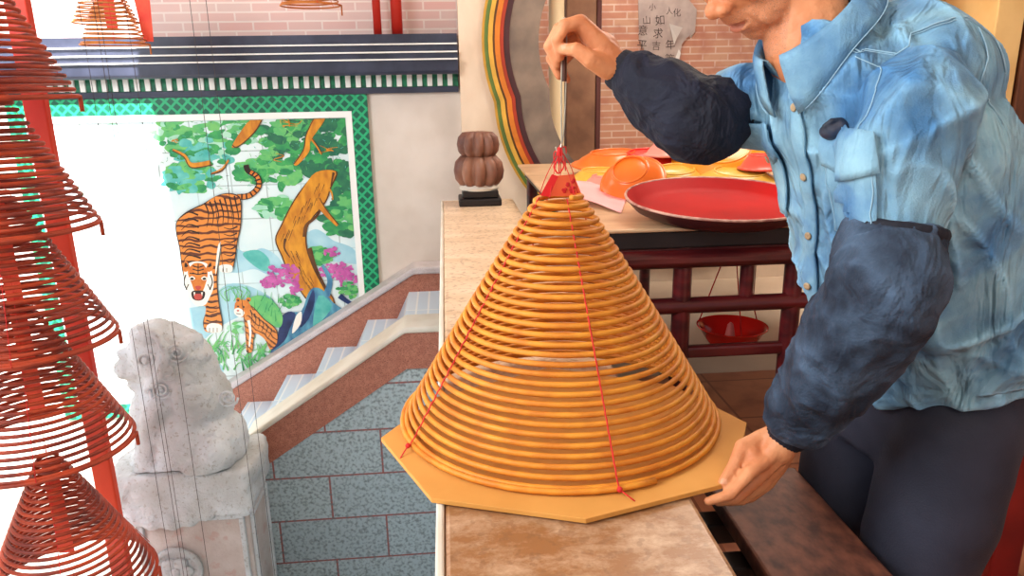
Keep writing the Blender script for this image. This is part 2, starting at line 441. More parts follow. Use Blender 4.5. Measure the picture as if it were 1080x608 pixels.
# plain walls to the right
struct('wall_right', MB().box((3.3, 5.6, 0), (7.5, 5.8, 3.6)), mat('pinkish_plaster', (222, 172, 156), (208, 156, 142), 2, 0.7))
struct('trim_pilaster', MB().box((3.70, 4.95, 0), (3.90, 5.62, 3.6)), mat('ochre_pilaster', (236, 196, 130), (222, 176, 110), 3, 0.5), bevel=0.01)
struct('door_1', MB().box((3.93, 4.95, 0), (5.2, 5.05, 3.0)), mat('brown_door', (112, 64, 36), (84, 46, 28), 4, 0.5, stretch=(6, 1, 1)), bevel=0.01)
tag(obj('wall_box', MB().box((3.50, 5.53, 1.76), (3.60, 5.6, 1.86)), M['black'], bevel=0.008, loc=(3.5, 5.6, 1.74)), 'small dark box fixed on the pinkish wall', 'box')

# red poles in front of the upper brick
for i, (x0, r) in enumerate([(-0.405, 0.026), (-0.28, 0.036)]):
    tag(obj('red_pole', MB().tube([(x0, YW - 0.0, 1.70), (x0, YW - 0.0, 3.55)], r, 14), M['red'], smooth=True, loc=(x0, YW, 1.70)),
        ['thinner left red pole on the navy ledge', 'thicker right red pole on the navy ledge'][i], 'pole', 'red poles on the ledge')

# ------------------------------------------------------------------ stairs between the granite side wall and the mural wall
YN, YF = 3.68, 4.93
st = MB(); prof = [(-0.02, -1.5), (-1.83, -1.5)]
xx, zz = -1.83, -1.108
prof.append((xx, zz))
for i in range(6):
    prof.append((xx + 0.09, zz + 0.188)); prof.append((xx + 0.29, zz + 0.188)); xx += 0.29; zz += 0.188
prof.append((-0.02, zz))
st.prism([(p[0], YN + 0.18, p[1]) for p in prof], (0, YF - YN - 0.18, 0))
tread = bricks('blue_white_stair_tile', (206, 222, 236), (190, 212, 232), (232, 238, 242), 0.5, 0.075, 0.006, offset=0, axis='YX', bump=0.1, rough=0.3)
struct('floor_stairs', st, tread)
def slope_band(zt, thick, y0, y1, x_end=-0.02, ext=-1.75):
    """coping strip: flat by the landing then falling to the left; zt(x) gives its top"""
    xs = [x_end, -0.25, ext]; 
    return MB().prism([(x, y0, zt(x)) for x in xs] + [(x, y0, zt(x) - thick) for x in reversed(xs)], (0, y1 - y0, 0))
zn = lambda x: 0.19 if x > -0.26 else 0.19 + (x + 0.25) * 0.665
struct('trim_stair_coping_near', slope_band(zn, 0.036, YN - 0.03, YN + 0.20, ext=-1.12), M['cream'], bevel=0.012)
zn2 = lambda x: zn(x) - 0.036
struct('trim_stair_band_near', slope_band(zn2, 0.20, YN - 0.012, YN + 0.18, ext=-1.12), M['redgranite'])
struct('wall_stair_side', MB().prism([(-0.0, YN, zn(0) - .2), (-0.25, YN, zn(-.25) - .2), (-1.2, YN, zn(-1.2) - .2), (-1.2, YN, -1.6), (0, YN, -1.6)], (0, 0.18, 0)), M['granite'])
zf = lambda x: 0.195 if x > -0.26 else 0.195 + (x + 0.25) * 0.60
struct('trim_stair_coping_far', slope_band(zf, 0.05, YF - 0.02, YW - 0.002), M['bandstone'], bevel=0.012)
zf2 = lambda x: zf(x) - 0.05
struct('trim_stair_band_far', slope_band(zf2, 0.9, YF, YW - 0.002), M['redgranite'])

# ------------------------------------------------------------------ tiled tiger mural
def W(x, y, d=0.0): return at(x, y, YW - 0.02 - d)
mural = thing('tile_mural', 'painted tile mural of a tiger and cub under a pine, green lattice border', 'mural', (-1.6, YW - 0.01, -0.95))
x0, x1, z0, z1 = -2.75, -0.50, -0.86, 1.332
FW = 0.105
fr = MB()
for (a, c_) in [((x0, z1 - FW), (x1, z1)), ((x0, z0), (x1, z0 + FW)), ((x0, z0 + FW), (x0 + FW, z1 - FW)), ((x1 - FW, z0 + FW), (x1, z1 - FW))]:
    fr.box((a[0], YW - 0.03, a[1]), (c_[0], YW - 0.004, c_[1]))
obj('lattice_border', fr, lattice('green_lattice', (36, 170, 114), (14, 92, 70), 20), mural)
fi = MB(); t = 0.04
X0, X1, Z0, Z1 = x0 + FW, x1 - FW, z0 + FW, z1 - FW
for (a, c_) in [((X0, Z1 - t), (X1, Z1)), ((X0, Z0), (X1, Z0 + t)), ((X0, Z0 + t), (X0 + t, Z1 - t)), ((X1 - t, Z0 + t), (X1, Z1 - t))]:
    fi.box((a[0], YW - 0.034, a[1]), (c_[0], YW - 0.006, c_[1]))
obj('white_border', fi, M['white'], mural)
PM = {}
pan = MB(); mats = []
def pm(name, m):
    PM[name] = len(mats); mats.append(m)
pm('bg', bricks('painted_tile_ground', (222, 236, 236), (226, 240, 240), (176, 190, 188), 0.225, 0.225, 0.004, offset=0, bump=0.15, rough=0.25, noise_col=(200, 228, 232), nscale=2.2, shift=(0.05, 0.09)))
pm('g1', mat('paint_green', (70, 168, 92), (40, 132, 84), 14, 0.35)); pm('g2', mat('paint_light_green', (120, 196, 110), (84, 176, 108), 14, 0.35))
pm('g3', mat('paint_dark_green', (52, 122, 84), (34, 100, 78), 20, 0.35)); pm('teal', mat('paint_teal', (66, 168, 160), (110, 196, 184), 12, 0.35))
pm('mint', mat('paint_mint', (178, 222, 196), (150, 208, 180), 10, 0.35))
pm('pale', mat('paint_pale_blue', (176, 216, 226), (150, 200, 216), 8, 0.35)); pm('blue', mat('paint_blue_rock', (96, 164, 186), (52, 96, 140), 9, 0.35, stretch=(2, 1, .8)))
pm('navy', mat('paint_navy', (44, 62, 112), (26, 38, 78), 12, 0.35)); pm('pink', mat('paint_magenta', (206, 104, 172), (176, 72, 146), 20, 0.35))
pm('trunk', mat('paint_trunk', (222, 152, 44), (186, 112, 32), 9, 0.35, stretch=(2.5, 1, 1))); pm('bark', mat('paint_bark', (106, 64, 30), (74, 44, 26), 20, 0.35))
pm('tiger', striped('paint_tiger', (96, 44, 22), (224, 136, 54), 6.5, 'Z', 5.0, 0.35, (0.16, 0.30), 1.2)); pm('orange', mat('paint_orange', (226, 138, 56), (200, 108, 40), 18, 0.35))
pm('cubfur', striped('paint_cub', (110, 56, 24), (220, 136, 60), 13, 'DIAGONAL', 4, 0.35, (0.15, 0.3), 2)); pm('ink', mat('paint_ink', (44, 28, 24), rough=0.35))
pm('fur', mat('paint_white_fur', (244, 238, 226), rough=0.35)); pm('mouth', mat('paint_mouth', (188, 70, 60), rough=0.35))
pan.mi = PM['bg']; pan.box((X0 + t, YW - 0.02, Z0 + t), (X1 - t, YW - 0.004, Z1 - t))
LAY = [0.0005]
xmax, xmin = X1 - t - 0.004, X0 + t + 0.004; zmax = Z1 - t - 0.004
def blob(m, pts, smooth=5):
    """one painted shape, outline in photo pixels of the wall plane"""
    LAY[0] += 0.000007
    P = [W(x, y, LAY[0]) for x, y in pts]
    if smooth: P = crom(P, smooth)
    P = [V((max(xmin, min(xmax, p.x)), p.y, min(zmax, p.z))) for p in P]
    pan.mi = PM[m]; pan.add(P, [tuple(range(len(P)))])
def dab(m, x, y, rx, ry, a=0, n=9, wob=0.25):
    LAY[0] += 0.000007; P = []
    for i in range(n):
        t_ = 2 * PI * i / n; k = 1 + random.uniform(-wob, wob)
        u, v = rx * k * math.cos(t_), ry * k * math.sin(t_)
        P.append(W(x + u * math.cos(a) - v * math.sin(a), y + u * math.sin(a) + v * math.cos(a), LAY[0]))
    P = crom(P, 2); P = [V((max(xmin, min(xmax, p.x)), p.y, min(zmax, p.z))) for p in P]
    pan.mi = PM[m]; pan.add(P, [tuple(range(len(P)))])
def stroke(m, pts, w0, w1=None, k=5):
    P = crom([V((x, y, 0)) for x, y in pts], k, False); n = len(P); w1 = w0 if w1 is None else w1
    A, B = [], []
    for i, p in enumerate(P):
        d = (P[min(i + 1, n - 1)] - P[max(i - 1, 0)]).normalized(); q = V((-d.y, d.x, 0)) * (w0 + (w1 - w0) * i / (n - 1)) / 2
        A.append((p + q)[:2]); B.append((p - q)[:2])
    blob(m, A + B[::-1], 0)
# mountains, water, mist
blob('pale', [(232, 268), (248, 262), (262, 268), (276, 262), (292, 270), (300, 286), (284, 290), (268, 284), (250, 288), (236, 284)])
blob('teal', [(256, 268), (272, 264), (284, 274), (282, 286), (270, 282)])
blob('pale', [(322, 250), (332, 242), (342, 246), (352, 254), (372, 262), (380, 278), (352, 276), (324, 274)])
blob('pale', [(190, 330), (214, 322), (240, 300), (268, 304), (290, 320), (262, 330), (230, 346), (196, 372)])
blob('pale', [(196, 384), (214, 378), (236, 388), (226, 402), (204, 398)])
blob('pale', [(322, 244), (328, 248), (340, 262), (332, 262)])
# faint washed strokes on the sunlit side
for _ in range(26): dab('mint', random.uniform(70, 160), random.uniform(135, 215), random.uniform(5, 14), random.uniform(3, 7))
for _ in range(10): dab('pale', random.uniform(120, 150), random.uniform(270, 330), 5, 4)
# pine foliage
def foliage(cx, cy, rx, ry, n, cols, r0=4, r1=9):
    for _ in range(n):
        a = random.uniform(0, 2 * PI); r = math.sqrt(random.random())
        dab(random.choice(cols), cx + rx * r * math.cos(a), cy + ry * r * math.sin(a), random.uniform(r0, r1), random.uniform(r0, r1) * 0.6, random.uniform(-.3, .3))
foliage(190, 140, 26, 18, 60, ['g2', 'g1', 'g2', 'mint']); foliage(215, 160, 34, 14, 60, ['teal', 'teal', 'g1', 'mint'])
foliage(200, 188, 30, 14, 60, ['g1', 'teal', 'g2']); foliage(250, 135, 30, 16, 40, ['g2', 'mint', 'g1']); foliage(305, 145, 32, 24, 90, ['g1', 'g3', 'g2'])
foliage(350, 142, 26, 22, 90, ['g3', 'g1', 'g3']); foliage(285, 182, 34, 16, 70, ['g1', 'g2', 'g2']); foliage(340, 175, 28, 10, 40, ['g3', 'g1'])
foliage(292, 220, 20, 10, 40, ['g1', 'mint', 'g2']); foliage(362, 196, 16, 14, 40, ['g1', 'g3']); foliage(360, 228, 18, 22, 60, ['g3', 'g1', 'g2']); foliage(336, 270, 12, 8, 24, ['g1', 'g2'])
for _ in range(420):     # fine needles
    x, y = random.uniform(172, 376), random.uniform(124, 200)
    a = random.uniform(0, PI); l = random.uniform(2, 4)
    if random.random() < 0.75: stroke(random.choice(['g3', 'g1', 'g2', 'teal']), [(x, y), (x + l * math.cos(a), y - l * math.sin(a))], 0.5, 0.3, 2)
# branches
blob('trunk', [(245, 153), (264, 126), (277, 125), (268, 140), (251, 154)]); stroke('bark', [(277, 125), (268, 140), (251, 155), (245, 153)], 1.2)
blob('trunk', [(331, 125), (343, 125), (328, 148), (326, 160), (314, 174), (310, 172), (320, 158), (323, 142)]); stroke('bark', [(331, 125), (323, 142), (320, 158), (310, 173)], 1.2)
stroke('trunk', [(328, 146), (334, 154), (339, 163)], 3, 1.2); stroke('bark', [(329, 146), (335, 154), (340, 163)], 0.8)
stroke('trunk', [(182, 158), (194, 164), (202, 174), (222, 172)], 2, 6); stroke('bark', [(182, 159), (194, 166), (202, 177), (224, 174)], 1.2)
stroke('bark', [(222, 184), (234, 180), (241, 169)], 1.4, 2.4); stroke('trunk', [(223, 183), (234, 178), (241, 169)], 1, 2)
for _ in range(16):
    x, y = random.choice([(300, 134), (305, 130), (296, 166), (344, 158), (182, 148), (262, 182), (240, 138)]); stroke('trunk', [(x, y), (x + random.uniform(-9, 9), y + random.uniform(-5, 5)), (x + random.uniform(-14, 14), y + random.uniform(-6, 6))], 1.1, 0.4, 3)
# main trunk
tr = [(333, 182), (354, 181), (348, 198), (342, 214), (328, 231), (322, 245), (324, 267), (336, 293), (352, 320), (330, 320), (317, 306), (305, 287), (298, 270), (291.5, 253), (298, 237), (308, 217), (319, 200)]
blob('bark', [(x + (1.6 if i < 9 else -1.6), y) for i, (x, y) in enumerate(tr)], 4); blob('trunk', tr, 4)
stroke('bark', [(342, 214), (334, 228), (323, 238), (321, 250)], 2, 4); stroke('bark', [(326, 262), (332, 282), (344, 306)], 6, 3); stroke('bark', [(301, 252), (300, 262), (306, 272)], 3, 1)
stroke('trunk', [(334, 209), (341, 222), (356, 238)], 7, 3); stroke('bark', [(337, 209), (344, 221), (357, 237)], 1.2)
stroke('trunk', [(342, 196), (349, 202), (351, 211)], 3, 1.2); stroke('bark', [(352, 182), (349, 196)], 3, 1)
for i in range(26):
    k = random.random(); x = 342 - 40 * k + random.uniform(-5, 5); y = 190 + 60 * k; stroke('bark', [(x, y), (x - 3, y + 8)], 0.8, 0.3, 2)
for i in range(20):
    k = random.random(); x = 306 + 28 * k + random.uniform(-5, 5); y = 262 + 48 * k; stroke('bark', [(x, y), (x + 4, y + 8)], 0.8, 0.3, 2)
# blossom bushes
for cx, cy, rx, ry, n in [(298, 290, 18, 12, 70), (285, 298, 12, 6, 30), (312, 304, 6, 8, 20), (356, 286, 18, 9, 60), (350, 266, 8, 5, 18), (368, 296, 10, 8, 30)]:
    for _ in range(n):
        a = random.uniform(0, 2 * PI); r = math.sqrt(random.random()); dab('pink', cx + rx * r * math.cos(a), cy + ry * r * math.sin(a), random.uniform(1.3, 3.2), random.uniform(1, 2.2))
foliage(306, 318, 10, 6, 24, ['g2', 'g1'], 2, 4); foliage(368, 306, 12, 8, 24, ['g2', 'g1'], 2, 4); stroke('blue', [(344, 312), (348, 296), (340, 280)], 8, 3)
# rocks
blob('blue', [(300, 340), (306, 330), (318, 328), (324, 312), (330, 304), (340, 306), (352, 320), (362, 330), (330, 348), (296, 368), (284, 372), (292, 358)], 3)
blob('navy', [(296, 336), (304, 329), (312, 332), (306, 346), (300, 360), (286, 370), (293, 354)], 3); blob('navy', [(330, 306), (322, 326), (316, 346), (326, 336), (332, 318)], 3)
blob('fur', [(312, 334), (318, 329), (317, 342), (308, 352)], 3); blob('teal', [(336, 312), (350, 322), (340, 338), (330, 344)], 3); stroke('navy', [(358, 312), (366, 318), (374, 322)], 6, 3)
# grass
for i in range(70):
    x, y = random.uniform(214, 290), random.uniform(364, 392); a = random.uniform(-1.3, 1.3); l = random.uniform(8, 20)
    stroke(random.choice(['g1', 'g2', 'g2']), [(x, y), (x + l * .5 * math.sin(a), y - l * .6), (x + l * math.sin(a), y - l * math.cos(a))], 2.0, 0.4, 3)
blob('g2', [(262, 316), (276, 312), (290, 320), (298, 334), (294, 346), (276, 336), (266, 330)]); 
for i in range(40):
    x, y = random.uniform(262, 296), random.uniform(316, 348); stroke(random.choice(['g1', 'g2']), [(x, y), (x + random.uniform(-2, 6), y - random.uniform(5, 12))], 1.2, 0.3, 2)
for i in range(14):
    x = random.uniform(238, 262); stroke('g2', [(x, 318), (x - random.uniform(-8, 8), 308), (x - random.uniform(-14, 14), 302)], 1, .3, 3)
foliage(250, 346, 8, 5, 16, ['mint', 'g2'], 3, 5)
# tiger
stroke('ink', [(250, 208), (262.8, 206.5), (272.8, 197), (271.2, 186.5), (261.4, 180), (259.5, 174)], 6.4, 5.6)
stroke('orange', [(250, 208), (262.8, 206.5), (272.8, 197), (271.2, 186.5), (264, 181.5)], 5.0, 3.6)
for i, (x, y, a) in enumerate([(255, 207.5, 1.6), (260, 207, 1.5), (265, 205, 1.0), (269, 202, .8), (271.5, 198, .4), (272.5, 194, 0), (271.5, 190, -.3), (270, 186, -.6), (267, 183.5, -.9)]):
    stroke('ink', [(x - 3 * math.cos(a), y - 3 * math.sin(a)), (x + 3 * math.cos(a), y + 3 * math.sin(a))], 1.7)
body = [(195.7, 225.7), (206, 220), (215, 216), (222, 210.5), (230, 206.5), (240.4, 204.7), (250, 207), (253.5, 213), (254, 226), (253, 240), (250, 254), (248, 268), (246, 280), (243, 286.5), (232, 286), (231.5, 276), (234, 260), (232, 262), (229.5, 278), (228.5, 300), (231, 324), (234, 340), (232, 350), (217, 350), (215, 340), (217, 324), (208, 322), (199, 306), (193, 286), (190, 262), (186.5, 246), (187, 234)]
blob('ink', [(x + (0.9 if x > 215 else -0.9), y - (0.9 if y < 230 else 0)) for x, y in body], 4); blob('tiger', body, 4)
blob('fur', [(233, 256), (231, 270), (229.5, 280), (227, 290), (228.4, 270), (230.5, 258)], 3)
blob('fur', [(218, 344), (224, 341), (233, 343), (234, 348), (230, 351), (219, 350)], 3); blob('fur', [(231, 281), (238, 279), (245, 281), (244, 287), (233, 287)], 3)
for x in (221, 225, 229): stroke('ink', [(x, 346), (x, 350.5)], 0.7)
for x in (235, 239): stroke('ink', [(x, 283), (x, 287)], 0.7)
for i in range(9):     # rib and shoulder stripes
    y = 224 + i * 6.5; stroke('ink', [(190 + i * 0.5, y + 6), (199, y), (209 + i * .4, y + 3)], 0.5, 2.0, 4)
for i in range(7):
    x = 216 + i * 5.2; stroke('ink', [(x, 214 - i * 1.2), (x + 4, 226), (x + 2 + i * .4, 240 - i)], 1.9, 0.5, 4)
for i in range(6):
    y = 240 + i * 7; stroke('ink', [(236, y), (243, y + 2), (250.5 - i * .6, y - 1)], 0.5, 1.8, 3)
for i in range(5):
    y = 318 + i * 5; stroke('ink', [(217.5, y), (223, y + 1.5), (229, y)], 1.5, 0.6, 3)
# tiger face
blob('fur', [(194, 286), (199, 278), (209, 276), (219, 279), (224.5, 290), (225, 304), (221, 314), (216, 322), (207, 322.5), (200, 314), (196, 303)], 4)
blob('orange', [(198, 287), (203, 279), (209, 277.5), (215, 279.5), (219, 288), (217, 299), (213, 308), (206, 308), (202, 299)], 4)
for x, s in ((196.5, -1), (221, 1)): blob('orange', [(x - 4, 284), (x + s, 275), (x + 4, 282), (x, 287)], 3); blob('ink', [(x - 2, 282), (x + s, 277), (x + 2, 281)], 2)
for y in (280.5, 284, 288): stroke('ink', [(203, y), (209, y + 1.6), (215, y)], 1.2)
stroke('ink', [(209, 278), (209, 290)], 1.0)
for s in (-1, 1):
    x = 209 + s * 6.5; blob('fur', [(x - 3.5, 294), (x, 291.5), (x + 3.5, 294), (x, 296)], 3); blob('ink', [(x - 2.2, 294.2), (x, 292.8), (x + 2.2, 294.2), (x, 295.6)], 3)
    stroke('ink', [(209 + s * 13, 290), (209 + s * 15, 298), (209 + s * 12, 306)], 1.3); stroke('ink', [(209 + s * 10, 300), (209 + s * 13, 306)], 1.0); stroke('ink', [(209 + s * 3, 289), (209 + s * 9, 288.5)], 1.2)
blob('mouth', [(205.5, 303), (209, 301.5), (212.5, 303), (209, 306.5)], 3)
blob('ink', [(202, 308), (209, 306.5), (216, 308), (215, 315), (209, 317.5), (203, 315)], 3); blob('mouth', [(204.5, 311), (209, 310), (213.5, 311), (212, 316), (206, 316)], 3)
for x in (205, 213): blob('fur', [(x - 1, 308.5), (x + 1, 308.5), (x, 312.5)], 0)
# cub
cub = [(262, 323), (268, 326), (278, 337), (287, 344), (292, 351), (292, 362), (286, 369), (283, 366), (279, 358), (270, 352), (267, 360), (266, 371), (260, 372), (259.5, 362), (258, 344), (257, 332)]
blob('ink', [(x + .6, y - .6) for x, y in cub], 3); blob('cubfur', cub, 3); stroke('fur', [(262, 338), (264, 350), (263, 366)], 3.2, 1.6)
blob('orange', [(248, 320), (254, 316.5), (261, 318), (265, 325), (262, 332), (254, 335), (248, 330)], 3); blob('fur', [(247, 327), (252, 325), (258, 330), (254, 335), (248, 332)], 3)
for x, y in ((251, 317), (262, 317)): dab('orange', x, y, 2.4, 2.4); dab('ink', x, y, 1.1, 1.1)
for x, y in ((251, 323.5), (257, 324)): dab('ink', x, y, 1.1, 0.9)
dab('mouth', 251, 328, 1.4, 1); stroke('ink', [(249, 331), (254, 331.5)], 0.7)
for i in range(6): stroke('ink', [(264 + i * 4.4, 327 + i * 4), (266 + i * 4, 334 + i * 3.4), (265 + i * 3.6, 341 + i * 3)], 1.3, .4, 3)
obj('painted_panel', pan, mats, mural)

# ------------------------------------------------------------------ incense coils
def coil_mesh(cx, cy, zb, zt, R, r_top, turns, tube_r, n=8, per=44, droop=True, sag=0.0, ph=0.0):
    mb = MB(); path = []
    N_ = int(turns * per)
    for i in range(N_ + 1):
        t = i / N_; a = 2 * PI * turns * t + ph
        if t > 1 - 1.0 / turns:                     # the last turn lies flat
            z = zb
        else: z = zt + (zb - zt) * (t / (1 - 1.0 / turns))
        r = r_top + (R - r_top) * (t ** 0.96)
        path.append(V((cx + r * math.cos(a), cy + r * math.sin(a), z + sag * math.sin(a * 2))))
    if droop:
        p = path[-1]; path += [p + V((0, 0, -0.012)), p + V((0, 0, -0.05))]
    mb.tube(path, tube_r, n); return mb
M['incense'] = mat('ochre_incense', (228, 150, 48), (206, 120, 34), 20, 0.55, bump=0.1, bscale=200)
M['incense_red'] = mat('red_brown_incense', (188, 66, 26), (112, 34, 20), 7, 0.55, bump=0.1, bscale=200)
M['incense_or'] = mat('orange_brown_incense', (206, 122, 48), (170, 88, 34), 9, 0.55)
M['thread'] = mat('red_thread', (224, 48, 44), (200, 30, 34), 30, 0.7)
M['paper'] = mat('red_paper', (224, 58, 40), (238, 92, 58), 12, 0.6)

# main coil on the parapet
CX_, CY_, ZB = 0.205, 1.345, 0.770
ZT, RB, RT = 1.196, 0.312, 0.038
coil = thing('incense_coil', 'large ochre cone-shaped incense coil standing on cardboard on the parapet', 'incense coil', (CX_, CY_, ZB))
obj('spiral', coil_mesh(CX_, CY_, ZB, ZT, RB, RT, 31, 0.0053, 8, 56, False, ph=-1.2), M['incense'], coil, smooth=True)
for a in (-1.42, 3.55, 0.72, 1.9):
    P = []
    for i in range(60):
        t = i / 59; r = RT + (RB - RT) * t + 0.0055 + 0.0015 * math.sin(i * 2.2)
        P.append((CX_ + r * math.cos(a), CY_ + r * math.sin(a), ZT + (ZB - ZT) * t))
    P += [(CX_ + (RB + 0.008) * math.cos(a), CY_ + (RB + .008) * math.sin(a), ZB + 0.003), (CX_ + (RB + 0.03) * math.cos(a + .05), CY_ + (RB + .03) * math.sin(a + .05), ZB - 0.008)]
    mbt = MB().tube(P, 0.0013, 6); mbt.ell(P[-2], 0.005, nu=8, nv=6)
    obj('binding_thread', mbt, M['thread'], coil, smooth=True)
# threads gathered at the apex up to the hook
hook_pt = at(590, 158, 1.345)
g = MB()
for k in range(5):
    a = 2 * PI * k / 5 + .3; p = V((CX_ + RT * math.cos(a), CY_ + RT * math.sin(a), ZT)); m1 = (p + hook_pt) / 2 + V((random.uniform(-.006, .006), random.uniform(-.004, .004), random.uniform(-.01, .01)))
    g.tube(crom([p, m1, hook_pt], 5, False), 0.0008, 5)
for k in range(9):
    d = V((random.uniform(-.014, .014), random.uniform(-.008, .008), random.uniform(-.05, .012)))
    g.tube(crom([hook_pt, hook_pt + d * .6 + V((random.uniform(-.006, .006), 0, .01)), hook_pt + d], 4, False), 0.0011, 5)
g.ell(hook_pt + V((0, 0, -.004)), (.006, .005, .009), nu=10, nv=8)
g.tube(crom([hook_pt + V((.0, 0, -.015)), hook_pt + V((.008, -.003, -.028)), hook_pt + V((-.002, -.004, -.042)), hook_pt + V((-.01, 0, -.03)), hook_pt + V((-.002, 0, -.015))], 5, False), 0.0016, 6)
obj('hanging_thread', g, M['thread'], coil, smooth=True)
tg = MB()
def card(pts, Y, th=0.0015): 
    return [at(x, y, Y) for x, y in pts]
tg.prism(card([(571, 207), (583, 186), (605, 184), (614, 207)], 1.36), (0, 0.0012, 0)); tg.mi = 1
for k in range(14):
    c = at(random.uniform(594, 606), random.uniform(190, 203), 1.359); tg.ell(c, (.0035, .0008, .003), nu=6, nv=4)
obj('paper_tag', tg, [mat('orange_red_card', (238, 108, 62), (228, 84, 48), 9, 0.6), mat('red_print', (200, 30, 34), rough=.6)], coil)
obj('paper_tag', MB().prism(card([(570, 206), (582, 184), (589, 186), (579, 208)], 1.325), (0, 0.0012, 0)), mat('bright_red_card', (214, 28, 30), rough=.6), coil)['label'] = 'bright red folded tag'

# wire hook held by the man
hk = MB(); top_ = at(597, 18, 1.345)
pa = [at(592.5, 154, 1.345), at(592, 100, 1.345), at(592.5, 50, 1.345), at(592.5, 26, 1.345), at(593.5, 20, 1.345), at(595.5, 19, 1.345), at(597, 24, 1.345), at(597.5, 50, 1.347), at(596.5, 100, 1.347), at(594.5, 140, 1.346), at(591, 156, 1.345), at(588, 160, 1.344), at(586, 155, 1.344)]
hk.tube(crom(pa, 6, False), 0.0013, 8)
hook = thing('wire_hook', 'doubled silver wire hook gripped in the raised hand above the coil', 'hook', at(592, 158, 1.345))
obj('wire', hk, mat('steel_wire', (214, 204, 186), (190, 178, 158), 20, 0.3, metal=0.7), hook, smooth=True)
obj('grip', MB().tube([at(595, 60, 1.347), at(595, 86, 1.347)], 0.0045, 12), mat('dark_wooden_grip', (84, 48, 34), (60, 32, 24), 30, 0.5, stretch=(6, 6, 1)), hook, smooth=True, angle=40)

# cardboard under the coil
octo = [(0.188, 0.971), (0.45, 1.050), (0.553, 1.255), (0.467, 1.45), (0.215, 1.585), (-0.041, 1.45), (-0.142, 1.278), (-0.045, 1.056)]
cb = MB(); cb.prism([(x, y, 0.7535) for x, y in octo], (0, 0, 0.0085))
board = obj('cardboard_sheet', cb, mat('tan_cardboard', (216, 154, 76), (202, 138, 62), 5, 0.75), loc=(0.2, 1.28, 0.7535), bevel=0.001)
tag(board, 'tan octagonal cardboard sheet under the large incense coil', 'cardboard')

# hanging stack on the left: five nested cones
HX, HY = -1.50, 2.60
def hanging(name, label, cx, cy, zb, R, H, turns, m, group, tube=0.0072, tagc=True):
    t = thing(name, label, 'incense coil', (cx, cy, zb), group)
    obj('spiral', coil_mesh(cx, cy, zb, zb + H, R, 0.03, turns, tube, 7, 40, True, ph=0.2), m, t, smooth=True)
    s = MB()
    for k in range(3):
        a = 0.9 + k * 2 * PI / 3
        s.tube([(cx + 0.03 * math.cos(a), cy + .03 * math.sin(a), zb + H), (cx + (R + tube) * math.cos(a), cy + (R + tube) * math.sin(a), zb)], 0.0013, 5)
    s.tube([(cx, cy, zb + H), (cx, cy, zb + H + 0.12)], 0.0015, 5)
    for k in range(3):
        a = 0.9 + k * 2 * PI / 3; s.tube([(cx + 0.03 * math.cos(a), cy + .03 * math.sin(a), zb + H), (cx, cy, zb + H + .04)], 0.0013, 5)
    obj('binding_thread', s, M['thread'], t, smooth=True)
    if tagc: obj('paper_tag', MB().box((cx - 0.028, cy - .001, zb + H * .25), (cx + 0.028, cy + .001, zb + H * .93)), M['paper'], t)
    return t
first = hanging('incense_coil', 'red-brown hanging incense coil, topmost of the left column', HX, HY, 1.375, 0.305, 0.54, 25, M['incense_red'], 'red-brown coils hanging in the left column')
for z, lb in [(0.955, 'red-brown hanging incense coil, second from the top of the left column'), (0.555, 'red-brown hanging incense coil, middle of the left column'),
              (0.15, 'red-brown hanging incense coil, fourth down the left column beside the stone lion'), (-0.44, 'red-brown hanging incense coil, lowest of the left column')]:
    dup(first, (HX, HY, z), lb)
first.location = (HX, HY, 1.375)
# smaller coils farther back
h2 = hanging('incense_coil', 'small orange-brown incense coil hanging lower before the navy ledge', at(121, 45, 4.2).x, 4.2, at(121, 45, 4.2).z - .01, 0.165, 0.30, 15, M['incense_or'], 'small coils hanging by the back wall', 0.0045)
dup(h2, (at(112, 22, 4.35).x, 4.35, at(112, 24, 4.35).z), 'small orange-brown incense coil hanging just behind and above its pair')
dup(h2, (at(327, -2, 4.4).x, 4.4, at(327, 6, 4.4).z), 'small orange-brown incense coil hanging before the pink brick, away from the rest')
# red post behind the left column, slips on strings
tag(obj('red_post', MB().box((-1.555, 2.98, -1.5), (-1.475, 3.02, 3.55)), mat('red_orange_paint', (226, 74, 40), (200, 44, 34), 2, 0.5, stretch=(1, 1, .6)), bevel=0.006, loc=(-1.515, 3.0, -1.5)), 'flat red-orange post standing behind the left coil column', 'post')
tag(obj('red_slip', MB().prism([at(139, -10, 4.25), at(157, -10, 4.25), at(162, 44, 4.25), at(152, 44, 4.25)], (0, .002, 0)), M['paper'], loc=at(157, 44, 4.25)), 'red-orange paper slip hanging beside the small coils', 'paper slip')
for i, (x, y, Yh) in enumerate([(92, 60, 3.0), (112, 60, 2.9), (205, 40, 2.9), (222, 40, 3.0), (168, 250, 2.8), (150, 330, 2.7)]):
    p = at(x, y, Yh)
    tag(obj('thread', MB().tube([(p.x, p.y, -1.0), (p.x, p.y, 3.5)], 0.0011, 5), mat('dark_thread', (70, 62, 62), rough=.8), loc=(p.x, p.y, -1.0)),
        'thin dark thread hanging straight down before the mural and lion', 'thread', 'thin hanging threads')

